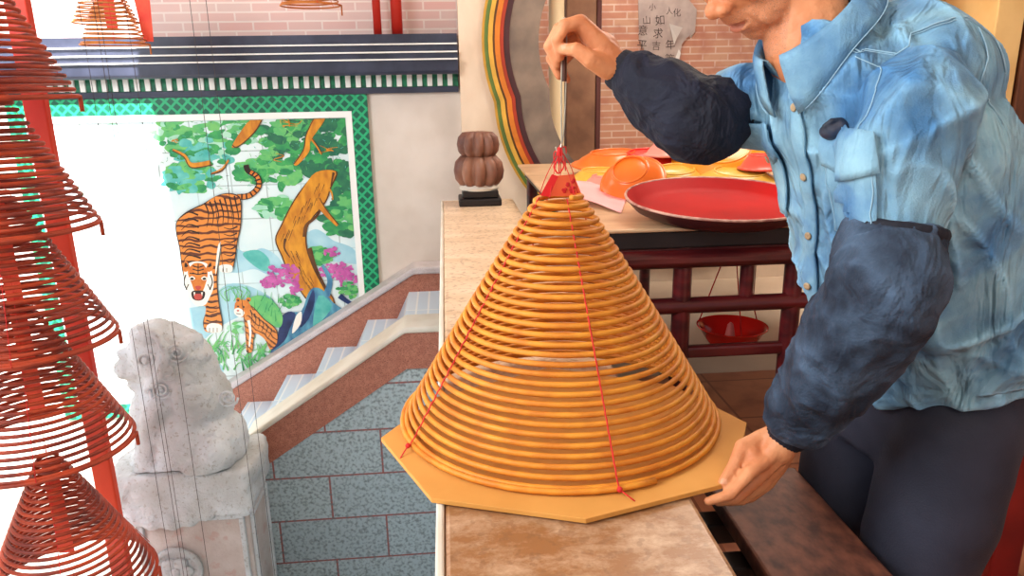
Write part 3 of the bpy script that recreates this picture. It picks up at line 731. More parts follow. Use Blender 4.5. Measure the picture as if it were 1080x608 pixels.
# ------------------------------------------------------------------ stone lion on its pedestal
stone = speckle(mat('weathered_grey_stone', (212, 218, 224), (184, 186, 186), 5, 0.85, bump=0.6, bscale=70), (150, 144, 134), 60, 0.60, 0.5)
YL = 3.42
def lp(x, y, dy=0): return at(x, y, YL + dy)
ln = MB()
ry = lambda a: Matrix.Rotation(a, 3, 'Y')
ln.ell(lp(172, 374), (0.155, 0.145, 0.165)); ln.ell(lp(148, 386, -.02), (0.085, 0.09, 0.07)); ln.ell(lp(136, 388, -.03), (0.065, 0.075, 0.055)); ln.ell(lp(131, 372, -.03), (0.032, 0.045, 0.026)); ln.limb([lp(148, 346, -.13), lp(168, 356, -.16), lp(176, 376, -.165), lp(170, 398, -.15), lp(154, 410, -.12)], [.02, .024, .024, .024, .018], 10); ln.ell(lp(150, 404, -.01), (0.07, 0.07, 0.035))
ln.ell(lp(160, 350, -.02), (0.09, 0.12, 0.055)); ln.ell(lp(148, 366, -.09), (0.04, 0.03, 0.03))     # brow ridge
ln.ell(lp(196, 384, .0), (0.13, 0.17, 0.21), ry(-0.45)); ln.ell(lp(206, 408), (0.13, 0.18, 0.22), ry(-0.62))
ln.ell(lp(203, 458), (0.21, 0.19, 0.25), ry(-0.35)); ln.ell(lp(234, 466, -.02), (0.12, 0.2, 0.16)); ln.ell(lp(172, 440), (0.14, 0.17, 0.22)); ln.ell(lp(190, 490), (0.26, 0.2, 0.12))
for dy in (-.12, .1):
    ln.limb([lp(166, 430, dy), lp(156, 470, dy), lp(152, 505, dy)], [0.07, 0.055, 0.05]); ln.ell(lp(146, 508, dy), (0.075, 0.055, 0.035))
ln.limb([lp(228, 478, -.15), lp(206, 500, -.17)], [0.085, 0.06]); ln.limb([lp(246, 478, 0), lp(251, 456, .0), lp(240, 438, .02)], [0.05, 0.045, 0.035])
for k in range(15):      # mane curls in rows behind the cheek
    a = -0.45 + (k % 5) * 0.42; rr = 0.09 + 0.045 * (k // 5)
    c = lp(176, 384, -.115 + .035 * (k // 5)); q = c + V((rr * math.cos(a) * .9, 0, -rr * math.sin(a) + .03))
    ln.ell(q, (0.038, 0.04, 0.038))
lm = fuse(ln, 0.012, 3, 'lion')
displace(lm, lambda p: 0.008 * noise.noise(p * 18) + 0.006 * noise.noise(p * 45))
cut(lm, -.334)
lion = thing('stone_lion', 'weathered grey stone guardian lion seated on the stair pedestal', 'statue', lp(200, 512))
obj('body', lm, stone, lion, smooth=True)
ey = MB(); c = lp(154, 380, -.135)
ey.tube([c + V((0.034 * math.cos(a), 0.0, 0.03 * math.sin(a))) for a in [2 * PI * i / 16 for i in range(17)]], 0.009, 8); ey.ell(c, (0.02, 0.02, 0.018))
obj('eye', ey, stone, lion, smooth=True)
for (x, y, s) in [(176, 392, 1), (186, 372, 1), (170, 412, .8), (240, 420, .9), (200, 470, 1.1)]:
    c = lp(x, y, -.165); P = []
    for i in range(26):
        a = i * 0.5; r = 0.006 + 0.0018 * i * s; P.append(c + V((r * math.cos(a), 0.0, r * math.sin(a))))
    obj('carved_curl', MB().tube(P, 0.006, 6), stone, lion, smooth=True)
cu = MB(); cu.tube(crom([lp(158, 412, -.13), lp(163, 430, -.15), lp(160, 452, -.15), lp(154, 470, -.15)], 5, False), 0.012, 8)
obj('carved_ribbon', cu, stone, lion, smooth=True)
ped = thing('lion_pedestal', 'carved grey stone pedestal with draped cloth and flower medallion below the lion', 'pedestal', (-1.28, 3.42, -1.5))
px0, px1, py0, py1 = -1.60, -0.985, 3.22, 3.62
pe = MB(); pe.box((px0 + .05, py0 + .03, -1.5), (px1 - .03, py1 - .02, -.5))
obj('block', pe, speckle(mat('pink_grey_stone', (206, 196, 192), (186, 170, 164), 6, 0.85, bump=0.4, bscale=60), (190, 150, 140), 14, 0.6, .5), ped, bevel=0.01)
cl = MB(); cl.box((px0, py0, -.56), (px1, py1, -.345)); cl.ell((px0 + .03, py0 + .2, -.43), (0.11, 0.22, 0.12)); cl.ell((px1 - .04, py0 + .2, -.38), (0.07, 0.21, 0.1))
for i in range(7):
    x = px0 + .06 + i * .085; cl.ell((x, py0 + .01, -.56 - .03 * math.sin(i * .9)), (0.055, 0.03, 0.05))
cm = fuse(cl, 0.012, 4, 'cloth'); 
displace(cm, lambda p: 0.007 * noise.noise(p * 20) + 0.004 * noise.noise(p * 50)); cut(cm, -.336, False)
obj('carved_drape', cm, stone, ped, smooth=True)
fm = MB(); c = V((-1.38, py0 + .02, -.86))
fm.lathe([(0.02, 0), (0.115, 0), (0.125, .012), (0.125, .03), (0.11, .04), (0.1, .026), (0.02, .026)], c + V((0, .012, 0)), 32, (0, -1, 0))
for k in range(6):
    a = 2 * PI * k / 6; fm.ell(c + V((0.05 * math.cos(a), -.02, 0.05 * math.sin(a))), (0.036, 0.016, 0.03))
fm.ell(c + V((0, -.026, 0)), (.025, .016, .025))
obj('flower_medallion', fm, stone, ped, smooth=True)
ff = MB()
for a, b_ in [((px0 + .07, -.60), (px1 - .05, -.575)), ((px1 - .075, -1.5), (px1 - .05, -.6)), ((px0 + .07, -1.5), (px0 + .095, -.6))]: ff.box((a[0], py0 + .012, a[1]), (b_[0], py0 + .04, b_[1]))
for a, b_ in [((py0 + .05, -.62), (py1 - .05, -.6)), ((py0 + .05, -1.5), (py0 + .08, -.62)), ((py1 - .08, -1.5), (py1 - .05, -.62))]: ff.box((px1 - .04, a[0], a[1]), (px1 - .015, b_[0], b_[1]))
obj('raised_frame', ff, stone, ped, bevel=0.005)

# ------------------------------------------------------------------ lotus finial at the end of the parapet
lot = thing('lotus_finial', 'brown carved double lotus bud ornament standing at the far parapet end', 'ornament', (0.175, 4.08, 0.75))
lb_ = mat('brown_carved_wood', (150, 104, 82), (96, 58, 50), 6, 0.5, bump=0.2, bscale=40)
def bud(z, r, h):
    m_ = MB(); prof = [(r * .55, 0), (r * .78, h * .05), (r * .95, h * .25), (r * 1.0, h * .5), (r * .93, h * .78), (r * .72, h * .97), (r * .4, h)]
    m_.lathe(prof, (0.175, 4.08, z), 96, None, 10, 0.34); return m_
obj('lower_bud', bud(0.85, 0.125, 0.165), lb_, lot, smooth=True)
obj('upper_bud', bud(1.005, 0.105, 0.135), lb_, lot, smooth=True)
obj('collar', MB().lathe([(.07, 0), (.105, .0), (.11, .012), (.09, .03), (.05, .03)], (0.175, 4.08, .83), 32), M['cream'], lot, smooth=True, angle=40)
sb = MB(); sb.box((0.06, 3.97, .75), (0.29, 4.19, .79)); sb.box((0.08, 3.99, .79), (0.275, 4.17, .832))
obj('base', sb, M['black'], lot, bevel=0.008)

# ------------------------------------------------------------------ altar table with bowls
TX0, TX1, TY0, TY1, TZ = 0.44, 2.05, 2.48, 4.62, 0.90
tb = thing('altar_table', 'long dark red wooden altar table with pale stone top, stacked with bowls', 'table', (1.2, 3.5, 0))
obj('table_top', MB().box((TX0, TY0 - .01, TZ - .014), (TX1, TY1, TZ)), mat('table_marble', (214, 178, 140), (190, 150, 112), 5, 0.35, stretch=(1, 3, 1)), tb, bevel=0.006)
ap = MB(); ap.box((TX0 + .04, TY0, TZ - .075), (TX1 - .03, TY1 - .03, TZ - .014)); obj('frame', ap, M['black'], tb, bevel=0.006)
ap = MB(); ap.box((TX0 + .06, TY0 + .01, TZ - .15), (TX1 - .05, TY0 + .06, TZ - .075)); ap.tube([(TX0 + .06, TY0 + .01, TZ - .115), (TX1 - .05, TY0 + .01, TZ - .115)], .034, 12)
obj('apron', ap, M['wood'], tb, bevel=0.008)
for x in (0.52, 0.83, 1.245, 1.95):
    obj('leg', MB().lathe([(.034, 0), (.034, .75), (.03, TZ - .07)], (x, TY0 + .04, 0), 20), M['wood'], tb, smooth=True, angle=40)
for x in (0.52, 1.245, 1.95):
    obj('leg', MB().lathe([(.034, 0), (.034, .75), (.03, TZ - .07)], (x, TY1 - .08, 0), 20), M['wood'], tb, smooth=True, angle=40)
obj('strut', MB().lathe([(.026, 0), (.026, .17)], (1.07, TY0 + .04, .6), 16), M['wood'], tb, smooth=True, angle=40)
obj('rail', MB().tube([(0.5, TY0 + .03, .605), (1.97, TY0 + .03, .605)], .03, 16), M['wood'], tb, smooth=True, angle=40)
obj('stretcher', MB().box((0.5, TY0 + .02, .40), (1.97, TY0 + .06, .445)), M['wood'], tb, bevel=0.01)
obj('stretcher', MB().box((0.5, TY1 - .1, .40), (1.97, TY1 - .06, .445)), M['wood'], tb, bevel=0.01)
# hanging basin under the table
bs = thing('hanging_basin', 'red plastic basin hung on cords beneath the altar table', 'basin', (1.165, 2.86, .31))
def bowl_prof(r, h, t=0.004, foot=0.6):
    return [(0.004, 0), (r * foot, 0), (r * foot + .004, 0.004), (r * .8, h * .45), (r * .97, h * .96), (r * 1.04, h), (r * 1.04, h + .004), (r * .96, h + .002), (r * .78, h * .5), (r * foot - .004, t + .002), (.004, t + .002)]
obj('bowl', MB().lathe(bowl_prof(.14, .085), (1.165, 2.86, .31), 40), mat('glossy_red_plastic', (226, 36, 26), (206, 24, 22), 4, 0.2, coat=.3), bs, smooth=True, angle=60)
k_ = MB()
for a in (0.4, 2.5, 4.6): k_.tube([(1.165 + .14 * math.cos(a), 2.86 + .14 * math.sin(a), .40), (1.15, 2.86, .80)], .0025, 6)
k_.ell((1.15, 2.86, .80), .008)
obj('cord', k_, M['thread'], bs, smooth=True)
obj('ladle', MB().lathe([(.028, 0), (.012, .09), (.004, .1)], (1.15, 2.84, .318), 16), mat('pink_plastic', (226, 110, 104), rough=.4), bs, smooth=True, angle=50)
# bowls: plates and basins piled on the table; angle tilts them
col = {k: mat('plastic_' + k, c, tuple(int(v * .92) for v in c), 5, 0.3, coat=0.25) for k, c in dict(orange=(246, 116, 34), red=(232, 40, 28), yellow=(246, 176, 62), olive=(222, 172, 66), amber=(240, 150, 30), pink=(240, 150, 134), coral=(232, 84, 66)).items()}
def basin(name, label, cat, c, r, h, colr, ax=(0, 0, 1), group='coloured bowls piled on the altar table', prof=None, rim=None):
    t = thing(name, label, cat, c, group)
    obj('shell', MB().lathe(prof or bowl_prof(r, h), c, 44, ax), col[colr], t, smooth=True, angle=60)
    d = V(ax).normalized(); q = V((0, 0, 1)).rotation_difference(d); z = h + .003
    ring = [V(c) + q @ V((r * 1.04 * math.cos(a), r * 1.04 * math.sin(a), z)) for a in [2 * PI * i / 44 for i in range(45)]]
    obj('rim', MB().tube(ring, .006, 8, False), col[rim or colr], t, smooth=True)
    fr_ = [V(c) + q @ V((r * .56 * math.cos(a), r * .56 * math.sin(a), -.002)) for a in [2 * PI * i / 44 for i in range(45)]]
    obj('foot_ring', MB().tube(fr_, .005, 8, False), col[colr], t, smooth=True)
    return t
T = lambda x, y, z=TZ: V((x, y, z))
dn = (0.0, 0.0, -1)
basin('bowl', 'pale pink upturned bowl at the table edge under the orange one', 'bowl', atz(640, 186, TZ + .05), .12, .045, 'pink', dn)
basin('bowl', 'yellow bowl at the bottom of the left stack by the table corner', 'bowl', atz(634, 180, TZ + .06), .17, .055, 'yellow', (0, .02, -1))
basin('bowl', 'orange upturned bowl on top of the left stack', 'bowl', atz(646, 161, TZ + .12), .21, .055, 'orange', (0.04, .05, -1))
basin('bowl', 'red upturned bowl right of the left stack', 'bowl', atz(690, 162, TZ + .12), .24, .07, 'red', (0, .1, -1))
basin('bowl', 'small pink upturned bowl on the red bowl under the raised sleeve', 'bowl', atz(702, 152, TZ + .18), .10, .05, 'pink', dn)
basin('bowl', 'orange bowl tipped on its side in front, base facing the coil', 'bowl', atz(664, 179, TZ + .125), .135, .07, 'orange', (0.35, .55, -.75))
basin('plate', 'olive yellow upturned plate behind the red tray', 'plate', atz(713, 179, TZ + .075), .155, .05, 'olive', (0.05, .18, -1))
basin('bowl', 'amber basin leaning high at the back of the pile', 'bowl', atz(762, 156, TZ + .17), .23, .07, 'amber', (0.22, .5, -1))
basin('plate', 'amber yellow upturned plate beside the shirt behind the red tray', 'plate', atz(780, 181, TZ + .08), .20, .05, 'olive', (0.0, .12, -1))
basin('bowl', 'small coral upturned bowl touching the blue shirt', 'bowl', atz(803, 164, TZ + .15), .095, .055, 'coral', dn)
# red tray in front
tcx = atz(757, 217, TZ + .046)
tr_ = thing('red_tray', 'large round red enamel tray with dark underside on the table front', 'tray', tcx + V((0, 0, -.03)))
ax = V((0.0, -.085, 1)).normalized(); R_ = .335
q = V((0, 0, 1)).rotation_difference(ax)
pr = [(.004, 0), (R_ * .78, 0), (R_ * .9, .018), (R_, .05), (R_ * 1.0, .055), (R_ * .97, .05), (R_ * .88, .022), (R_ * .77, .006), (.004, .006)]
c0 = tcx + V((0, 0, -.02))
obj('dish', MB().lathe(pr, c0, 64, ax), mat('red_enamel', (180, 10, 8), (158, 8, 10), 3, 0.5, spec=.08, coat=0), tr_, smooth=True, angle=60)
obj('underside', MB().lathe([(R_ * .5, -.007), (R_ * .79, -.007), (R_ * .915, .012), (R_ * 1.008, .046), (R_ * .998, .046), (R_ * .9, .012), (R_ * .78, -.003), (R_ * .5, -.003)], c0, 64, ax), mat('dark_enamel', (74, 30, 30), rough=.4), tr_, smooth=True, angle=60)
obj('rim', MB().tube([c0 + q @ V((R_ * 1.005 * math.cos(a), R_ * 1.005 * math.sin(a), .053)) for a in [2 * PI * i / 64 for i in range(65)]], .005, 8, False), mat('worn_rim', (214, 170, 150), (150, 90, 80), 20, 0.35), tr_, smooth=True)
# pink paper sheet lying by the coil
pp = [atz(598, 190, TZ + .06), atz(622, 192, TZ + .035), atz(662, 206, TZ + .004), atz(655, 225, TZ + .004), atz(628, 214, TZ + .02), atz(602, 206, TZ + .05)]
tag(obj('paper_sheet', MB().prism(pp, (0, 0, .0012)), mat('pink_paper', (246, 178, 178), (240, 160, 160), 4, 0.7), loc=pp[3]), 'pink paper sheet on the table front corner behind the coil', 'paper')
# bundle of incense sticks behind the man's chest
ib = thing('incense_bundle', 'bundle of thin incense sticks with a pink ribbon in a jar behind the bowls', 'incense sticks', (1.32, 3.9, TZ))
sk = MB()
for k in range(16): x = 1.32 + random.uniform(-.06, .06); sk.tube([(x, 3.9 + random.uniform(-.05, .05), TZ + .05), (x + random.uniform(-.03, .03), 3.9, TZ + .36)], .004, 6)
obj('stick', sk, mat('stick_wood', (150, 124, 70), (110, 84, 46), 9, .6), ib)
obj('ribbon', MB().tube(crom([(1.40, 3.82, TZ + .36), (1.39, 3.8, TZ + .25), (1.42, 3.8, TZ + .15), (1.41, 3.8, TZ + .02)], 5, False), .014, 8), mat('pink_ribbon', (236, 110, 130), rough=.6), ib, smooth=True)
obj('jar', MB().lathe([(.06, 0), (.085, .02), (.09, .1), (.08, .13), (.07, .13), (.078, .1), (.07, .03), (.01, .02)], (1.32, 3.9, TZ), 28), mat('brown_jar', (120, 60, 40), rough=.4), ib, smooth=True, angle=60)

# notice on the brick wall
def B(x, y, d=0.0): return at(x, y, 6.99 - d)
nt = thing('paper_notice', 'torn grey paper notice with rows of brushed characters on the brick wall', 'notice', B(695, 78))
sh = [(673, -6), (722, -6), (735, 10), (733, 34), (724, 40), (719, 47), (717, 62), (714, 70), (712, 84), (692, 84), (674, 40)]
obj('sheet', MB().prism([B(x, y, .004) for x, y in sh], (0, .003, 0)), mat('grey_newsprint', (204, 190, 182), (182, 166, 160), 8, .8), nt)
fl = MB(); fl.prism([B(706, 25, .03), B(720, 29, .05), B(714, 40, .02), B(711, 47, .01)], (0, .003, 0)); fl.prism([B(729, 40, .01), B(732, 35, .03), B(727, 39, .03)], (0, .003, 0)); fl.prism([B(716, 52, .01), B(712, 62, .02), B(715, 68, .03), B(718, 56, .01)], (0, .003, 0))
obj('torn_flap', fl, mat('white_paper_scrap', (236, 234, 230), rough=.7), nt)
ink = mat('faded_ink', (112, 100, 96), (84, 76, 74), 30, .8)
for ch, x, y, s in [('山', 682, 22, .085), ('如', 696, 22, .1), ('意', 678, 33, .1), ('求', 694, 36, .1), ('平', 677, 48, .1), ('吉', 692, 49, .09), ('元', 691, 63, .09), ('筆', 706, 63, .1), ('光', 703, 76, .09), ('年', 707, 48, .1), ('小', 688, 8, .07), ('化', 714, 14, .08), ('人', 706, 12, .07)]:
    cu_ = bpy.data.curves.new('text', 'FONT'); cu_.body = ch; cu_.size = s * .95; cu_.align_x = 'CENTER'; cu_.align_y = 'CENTER'
    to = bpy.data.objects.new('text', cu_); COL.objects.link(to); dg = bpy.context.evaluated_depsgraph_get(); dg.update()
    me = bpy.data.meshes.new_from_object(to.evaluated_get(dg)); bpy.data.objects.remove(to)
    if len(me.vertices) == 0: continue
    me.materials.clear(); p = B(x, y, .006)
    me.transform(Matrix.Translation(p) @ Matrix.Rotation(PI / 2, 4, 'X') @ Matrix.Rotation(random.uniform(-.1, .1), 4, 'Z'))
    obj('character', me, ink, nt)

# ------------------------------------------------------------------ slatted bench by the parapet, red stool
bn = thing('wooden_bench', 'low dark wooden bench with a wide plank and open cross slats beside the parapet', 'bench', (.56, .75, 0))
obj('plank', MB().box((.505, -.6, .565), (.712, 1.36, .60)), M['board'], bn, bevel=0.006)
obj('side_rail', MB().box((.385, -.6, .50), (.41, 1.34, .56)), M['black'], bn, bevel=0.004)
for y in (.55, .70, .85, .995, 1.115, 1.25): obj('cross_slat', MB().box((.395, y, .50), (.60, y + .052, .545)), M['black'], bn, bevel=0.004)
obj('side_rail', MB().box((.58, -.6, .50), (.61, 1.34, .56)), M['black'], bn, bevel=0.004)
for x, y in ((.40, 1.27), (.66, 1.27), (.40, -.5), (.66, -.5)): obj('leg', MB().box((x - .02, y - .025, 0), (x + .025, y + .025, .53)), M['black'], bn, bevel=0.004)
sl = thing('red_stool', 'red painted wooden stool behind the man at the right edge', 'stool', (1.72, 1.85, 0))
obj('seat', MB().box((1.46, 1.66, .43), (2.0, 2.05, .47)), mat('dark_red_paint', (150, 28, 26), (110, 18, 20), 5, .4), sl, bevel=0.008)
for x, y in ((1.53, 1.72), (1.92, 1.72), (1.53, 1.98), (1.92, 1.98)): obj('leg', MB().box((x - .045, y - .04, 0), (x + .045, y + .04, .43)), mat('stool_red', (142, 30, 28), (112, 20, 22), 5, .4), sl, bevel=0.006)

exec_person = True
# ------------------------------------------------------------------ the man
man = thing('person', 'man in blue denim shirt and dark sleeve covers leaning over the coil', 'person', (0.9, 1.2, 0))
skin = mat('warm_skin', (222, 150, 104), (198, 118, 76), 14, 0.5, bump=0.25, bscale=90)
lip = mat('lip_skin', (182, 104, 78), rough=.5); nail = mat('nail', (224, 158, 124), rough=.35)
body = MB()
# joints
SL, SR = V((.640, .985, 1.365)), V((.575, 1.290, 1.365))
EL, WL = at(931, 318, .93), at(832, 456, 1.085)
ER, WR = at(738, 128, 1.26), at(655, 74, 1.33)
NB = V((.560, 1.142, 1.438))
HIPC = V((.875, 1.20, .86)); HL, HR = V((.862, 1.10, .84)), V((.855, 1.31, .84))
KL, KR = V((.815, 1.10, .47)), V((.800, 1.34, .47)); AL, AR = V((.905, 1.12, .08)), V((.84, 1.36, .08))
# torso
def ellring(c, a, b_, ang, n=40, z=None, tilt=0.0):
    F = V((math.cos(ang), math.sin(ang), 0)); Lf = V((-F.y, F.x, 0))
    return [V(c) + Lf * a * math.cos(2 * PI * i / n) + (F + V((0, 0, -tilt))) * b_ * math.sin(2 * PI * i / n) for i in range(n)]
FA = math.radians(197)
body.loft([ellring((.875, 1.2, .80), .15, .11, FA), ellring((.86, 1.195, .95), .15, .11, FA), ellring((.79, 1.175, 1.15), .15, .11, FA), ellring((.70, 1.15, 1.32), .15, .09, FA), ellring((.64, 1.145, 1.41), .09, .07, FA)])
# head frame
hf = V((-.735, -.19, -.65)).normalized(); hl = V((0, 0, 1)).cross(hf).normalized(); hu = hf.cross(hl).normalized()
chin_t = at(800, 46, 1.165)
HC = chin_t - hf * .072 + hu * .118
def H(f, l, u): return HC + hf * f + hl * l + hu * u
HM = Matrix((hf, hl, hu)).transposed()
def hell(c, r): body.ell(H(*c), r, HM, 24, 16)
body.limb([NB, H(-.045, 0, -.055)], [.066, .060], 20)
hell((-.012, 0, .045), (.100, .077, .092)); hell((.030, 0, -.01), (.066, .068, .080)); hell((.036, 0, -.062), (.055, .057, .050)); hell((.052, 0, -.096), (.028, .032, .022)); hell((.014, 0, -.066), (.060, .062, .040))
for s in (-1, 1):
    hell((.048, s * .043, -.022), (.035, .026, .030)); hell((.035, s * .040, -.075), (.040, .020, .026)); hell((.078, s * .031, .032), (.016, .03, .010))
    hell((.076, s * .031, .010), (.013, .016, .012)); hell((.098, s * .015, -.034), (.014, .011, .011)); hell((-.012, s * .077, -.004), (.02, .009, .034)); hell((-.022, s * .082, .008), (.018, .005, .026))
hell((.085, 0, -.006), (.018, .012, .036)); hell((.102, 0, -.028), (.017, .015, .014)); hell((.083, 0, -.052), (.014, .027, .017))
hell((.088, 0, -.0615), (.0085, .021, .006)); hell((.086, 0, -.0765), (.009, .020, .0065)); hell((.070, 0, -.07), (.018, .032, .024))
# arms
body.limb([SL, EL, (EL * .45 + WL * .55), WL], [.052, .042, .036, .027]); body.limb([SR, ER, (ER * .45 + WR * .55), WR], [.052, .042, .036, .027])
# legs
body.limb([HL, KL, (KL * .6 + AL * .4), AL], [.085, .056, .05, .036]); body.limb([HR, KR, (KR * .6 + AR * .4), AR], [.085, .056, .05, .036])
for A in (AL, AR): body.limb([A + V((.03, 0, -.02)), A + V((-.13, -.02, -.05))], [.04, .03])
# left hand: thumb on the cardboard, fingers under its edge
def hp(x, y, Y): return at(x, y, Y)
Lh = dict(thumb=[(804, 464, 1.10), (783, 472, 1.088), (774, 491, 1.068), (762, 510, 1.048)], index=[(808, 484, 1.07), (790, 499, 1.05), (770, 522, 1.034), (747, 529, 1.030)],
          middle=[(814, 488, 1.075), (797, 507, 1.065), (776, 527, 1.06), (757, 530, 1.065)], ring=[(820, 490, 1.085), (803, 512, 1.085), (782, 528, 1.09), (764, 530, 1.095)], little=[(824, 490, 1.10), (810, 511, 1.105), (792, 526, 1.112), (778, 529, 1.115)])
Lr = dict(thumb=[.018, .0140, .0105, .0082], index=[.0145, .0118, .0098, .0076], middle=[.015, .012, .010, .0075], ring=[.014, .0115, .0095, .0075], little=[.013, .0105, .0085, .007])
for k in Lh:
    P = [hp(*p) for p in Lh[k]]; body.limb(P, Lr[k], 14); body.limb([WL, (WL + P[0]) / 2, P[0]], [.024, .021, Lr[k][0]], 14)
body.ell((WL + hp(*Lh['middle'][0])) / 2, (.026, .026, .03)); body.ell(hp(809, 480, 1.085), (.024, .022, .026)); body.ell(hp(794, 482, 1.075), (.016, .013, .018)); body.ell(hp(788, 490, 1.07), (.011, .010, .013))
# right hand: pinching the wire hook, thumb towards us
Rh = dict(thumb=[(641, 72, 1.315), (622, 62, 1.300), (607, 52, 1.302), (594, 52, 1.322)], index=[(612, 24, 1.325), (596, 27, 1.318), (587, 42, 1.325), (591, 60, 1.338)],
          middle=[(611, 24, 1.348), (590, 31, 1.35), (579, 49, 1.352), (587, 68, 1.350)], ring=[(615, 32, 1.368), (594, 43, 1.372), (581, 62, 1.372), (590, 80, 1.362)], little=[(620, 42, 1.384), (602, 55, 1.392), (591, 70, 1.388), (598, 84, 1.376)])
Rr = dict(thumb=[.020, .016, .0125, .0095], index=[.0145, .0125, .0105, .0085], middle=[.0145, .0125, .0108, .0085], ring=[.0138, .012, .0102, .0082], little=[.0125, .0105, .0088, .0075])
for k in Rh:
    P = [hp(*p) for p in Rh[k]]; body.limb(P, Rr[k], 14); body.limb([WR, (WR + P[0]) / 2, P[0]], [.025, .022, Rr[k][0]], 14)
body.ell(hp(636, 52, 1.345), (.034, .022, .028), ry(0.7)); body.ell(hp(628, 66, 1.33), (.03, .018, .016), ry(.5)); body.ell(hp(640, 62, 1.345), (.03, .024, .026))
bme = fuse(body, 0.0032, 3, 'body')
mouthc = H(.094, 0, -.069)
def skin_relief(p):
    d = 0.0005 * noise.noise(p * 60)
    r = p - HC; f, l, u = r.dot(hf), r.dot(hl), r.dot(hu)
    if f > 0.0 and r.length < .16:
        if abs(u + .0690 + .05 * l * l * 4) < .0030 and abs(l) < .026 and f > .05: d -= .0042       # mouth line
        for s in (-1, 1):
            # fold from nose wing to mouth corner and cheek creases
            for (k0, dep) in ((.020, .0022), (.040, .0016), (.053, .0012)):
                lc = k0 + (-.035 - u) * .34; 
                if -.100 < u < -.035 and s * l > 0: d -= dep * math.exp(-((abs(l) - lc) / .0028) ** 2)
    return d
displace(bme, skin_relief)
me = bme; me.materials.append(skin)
stub = speckle(speckle(mat('stubbled_skin', (214, 144, 102), (194, 118, 80), 14, 0.55, bump=0.25, bscale=90), (120, 96, 84), 520, .56, .45), (225, 200, 180), 400, .62, .25)
bo = obj('body', bme, [lip, nail, stub], man, smooth=True)
tips = [(hp(*Lh['thumb'][3]) + V((-.0, -.006, .007))), (hp(*Rh['thumb'][3]) + V((.0, -.01, .004)))]
base = wloc(man)
for pl in bme.polygons:
    p = pl.center + base; r = p - HC; f, l, u = r.dot(hf), r.dot(hl), r.dot(hu)
    if f > .078 and abs(l) < .020 - abs(u + .069) * .9 and abs(u + .069) < .008: pl.material_index = 1
    elif f > .02 and u < -.046 and r.length < .16 and abs(l) < .06: pl.material_index = 3
    else:
        for t_ in tips:
            if (p - t_).length < .006: pl.material_index = 2
# hair
hr = MB()
for s in range(1): hr.ell(H(-.022, 0, .06), (.102, .082, .088), HM, 28, 18)
hm = fuse(hr, .005, 2, 'hair'); displace(hm, lambda p: .002 * noise.noise(p * 120))
bm_ = bmesh.new(); bm_.from_mesh(hm)
bmesh.ops.delete(bm_, geom=[v for v in bm_.verts if ((v.co - HC).dot(hu) < .075 - .9 * (.03 - (v.co - HC).dot(hf)) * (1 if (v.co - HC).dot(hf) < .03 else -1.2)) and (v.co - HC).dot(hf) > -.055 or (v.co - HC).dot(hu) < -.02], context='VERTS'); bm_.to_mesh(hm); bm_.free()
obj('hair', hm, mat('grey_black_hair', (70, 66, 64), (30, 28, 28), 60, .6, stretch=(1, 4, 1)), man, smooth=True)
ew, gb = mat('eye_white', (230, 226, 220), rough=.2), mat('grey_brow', (86, 80, 76), rough=.8)
for s in (-1, 1):
    obj('eye', MB().ell(H(.081, s * .031, .011), (.008, .012, .0075), HM), ew, man, smooth=True)
    obj('eyebrow', MB().tube([H(.096, s * .014, .030), H(.094, s * .03, .036), H(.080, s * .048, .030)], [.003, .004, .002], 8), gb, man, smooth=True)

# trousers
trm = mat('dark_navy_trousers', (50, 52, 68), (30, 32, 46), 5, 0.75, bump=0.15, bscale=300)
tr_b = MB()
tr_b.loft([ellring((.885, 1.2, 1.0), .165, .125, FA), ellring((.875, 1.2, .90), .175, .135, FA), ellring((.87, 1.205, .80), .185, .138, FA), ellring((.862, 1.21, .72), .165, .118, FA)])
tr_b.limb([HL + V((0, 0, -.02)), HL * .5 + KL * .5, KL, KL * .5 + AL * .5, AL + V((0, 0, .03))], [.100, .104, .088, .078, .072], 24)
tr_b.limb([HR + V((0, 0, -.02)), HR * .5 + KR * .5, KR, KR * .5 + AR * .5, AR + V((0, 0, .03))], [.118, .104, .086, .078, .072], 24)
tm = fuse(tr_b, .009, 8, 'trousers')
displace(tm, lambda p: .006 * noise.noise(V((p.x * 9, p.y * 9, p.z * 5))) + .004 * (1 - abs(noise.noise(V((p.x * 14 + p.z * 6, p.y * 14, p.z * 12))))) )
tro = obj('trousers', tm, trm, man, smooth=True)
ss = MB(); Ps = []
for i in range(14):
    t_ = i / 13; z = .92 - .5 * t_; Ps.append((.93 - .03 * t_, z))
for A in (AL, AR):
    sh_ = MB(); sh_.limb([A + V((.05, 0, -.035)), A + V((-.06, -.01, -.04)), A + V((-.17, -.03, -.05))], [.045, .046, .03], 16)
    sm = fuse(sh_, .008, 3, 'shoe'); 
    for v in sm.vertices: v.co.z = max(v.co.z, .0)
    obj('shoe', sm, M['black'], man, smooth=True)

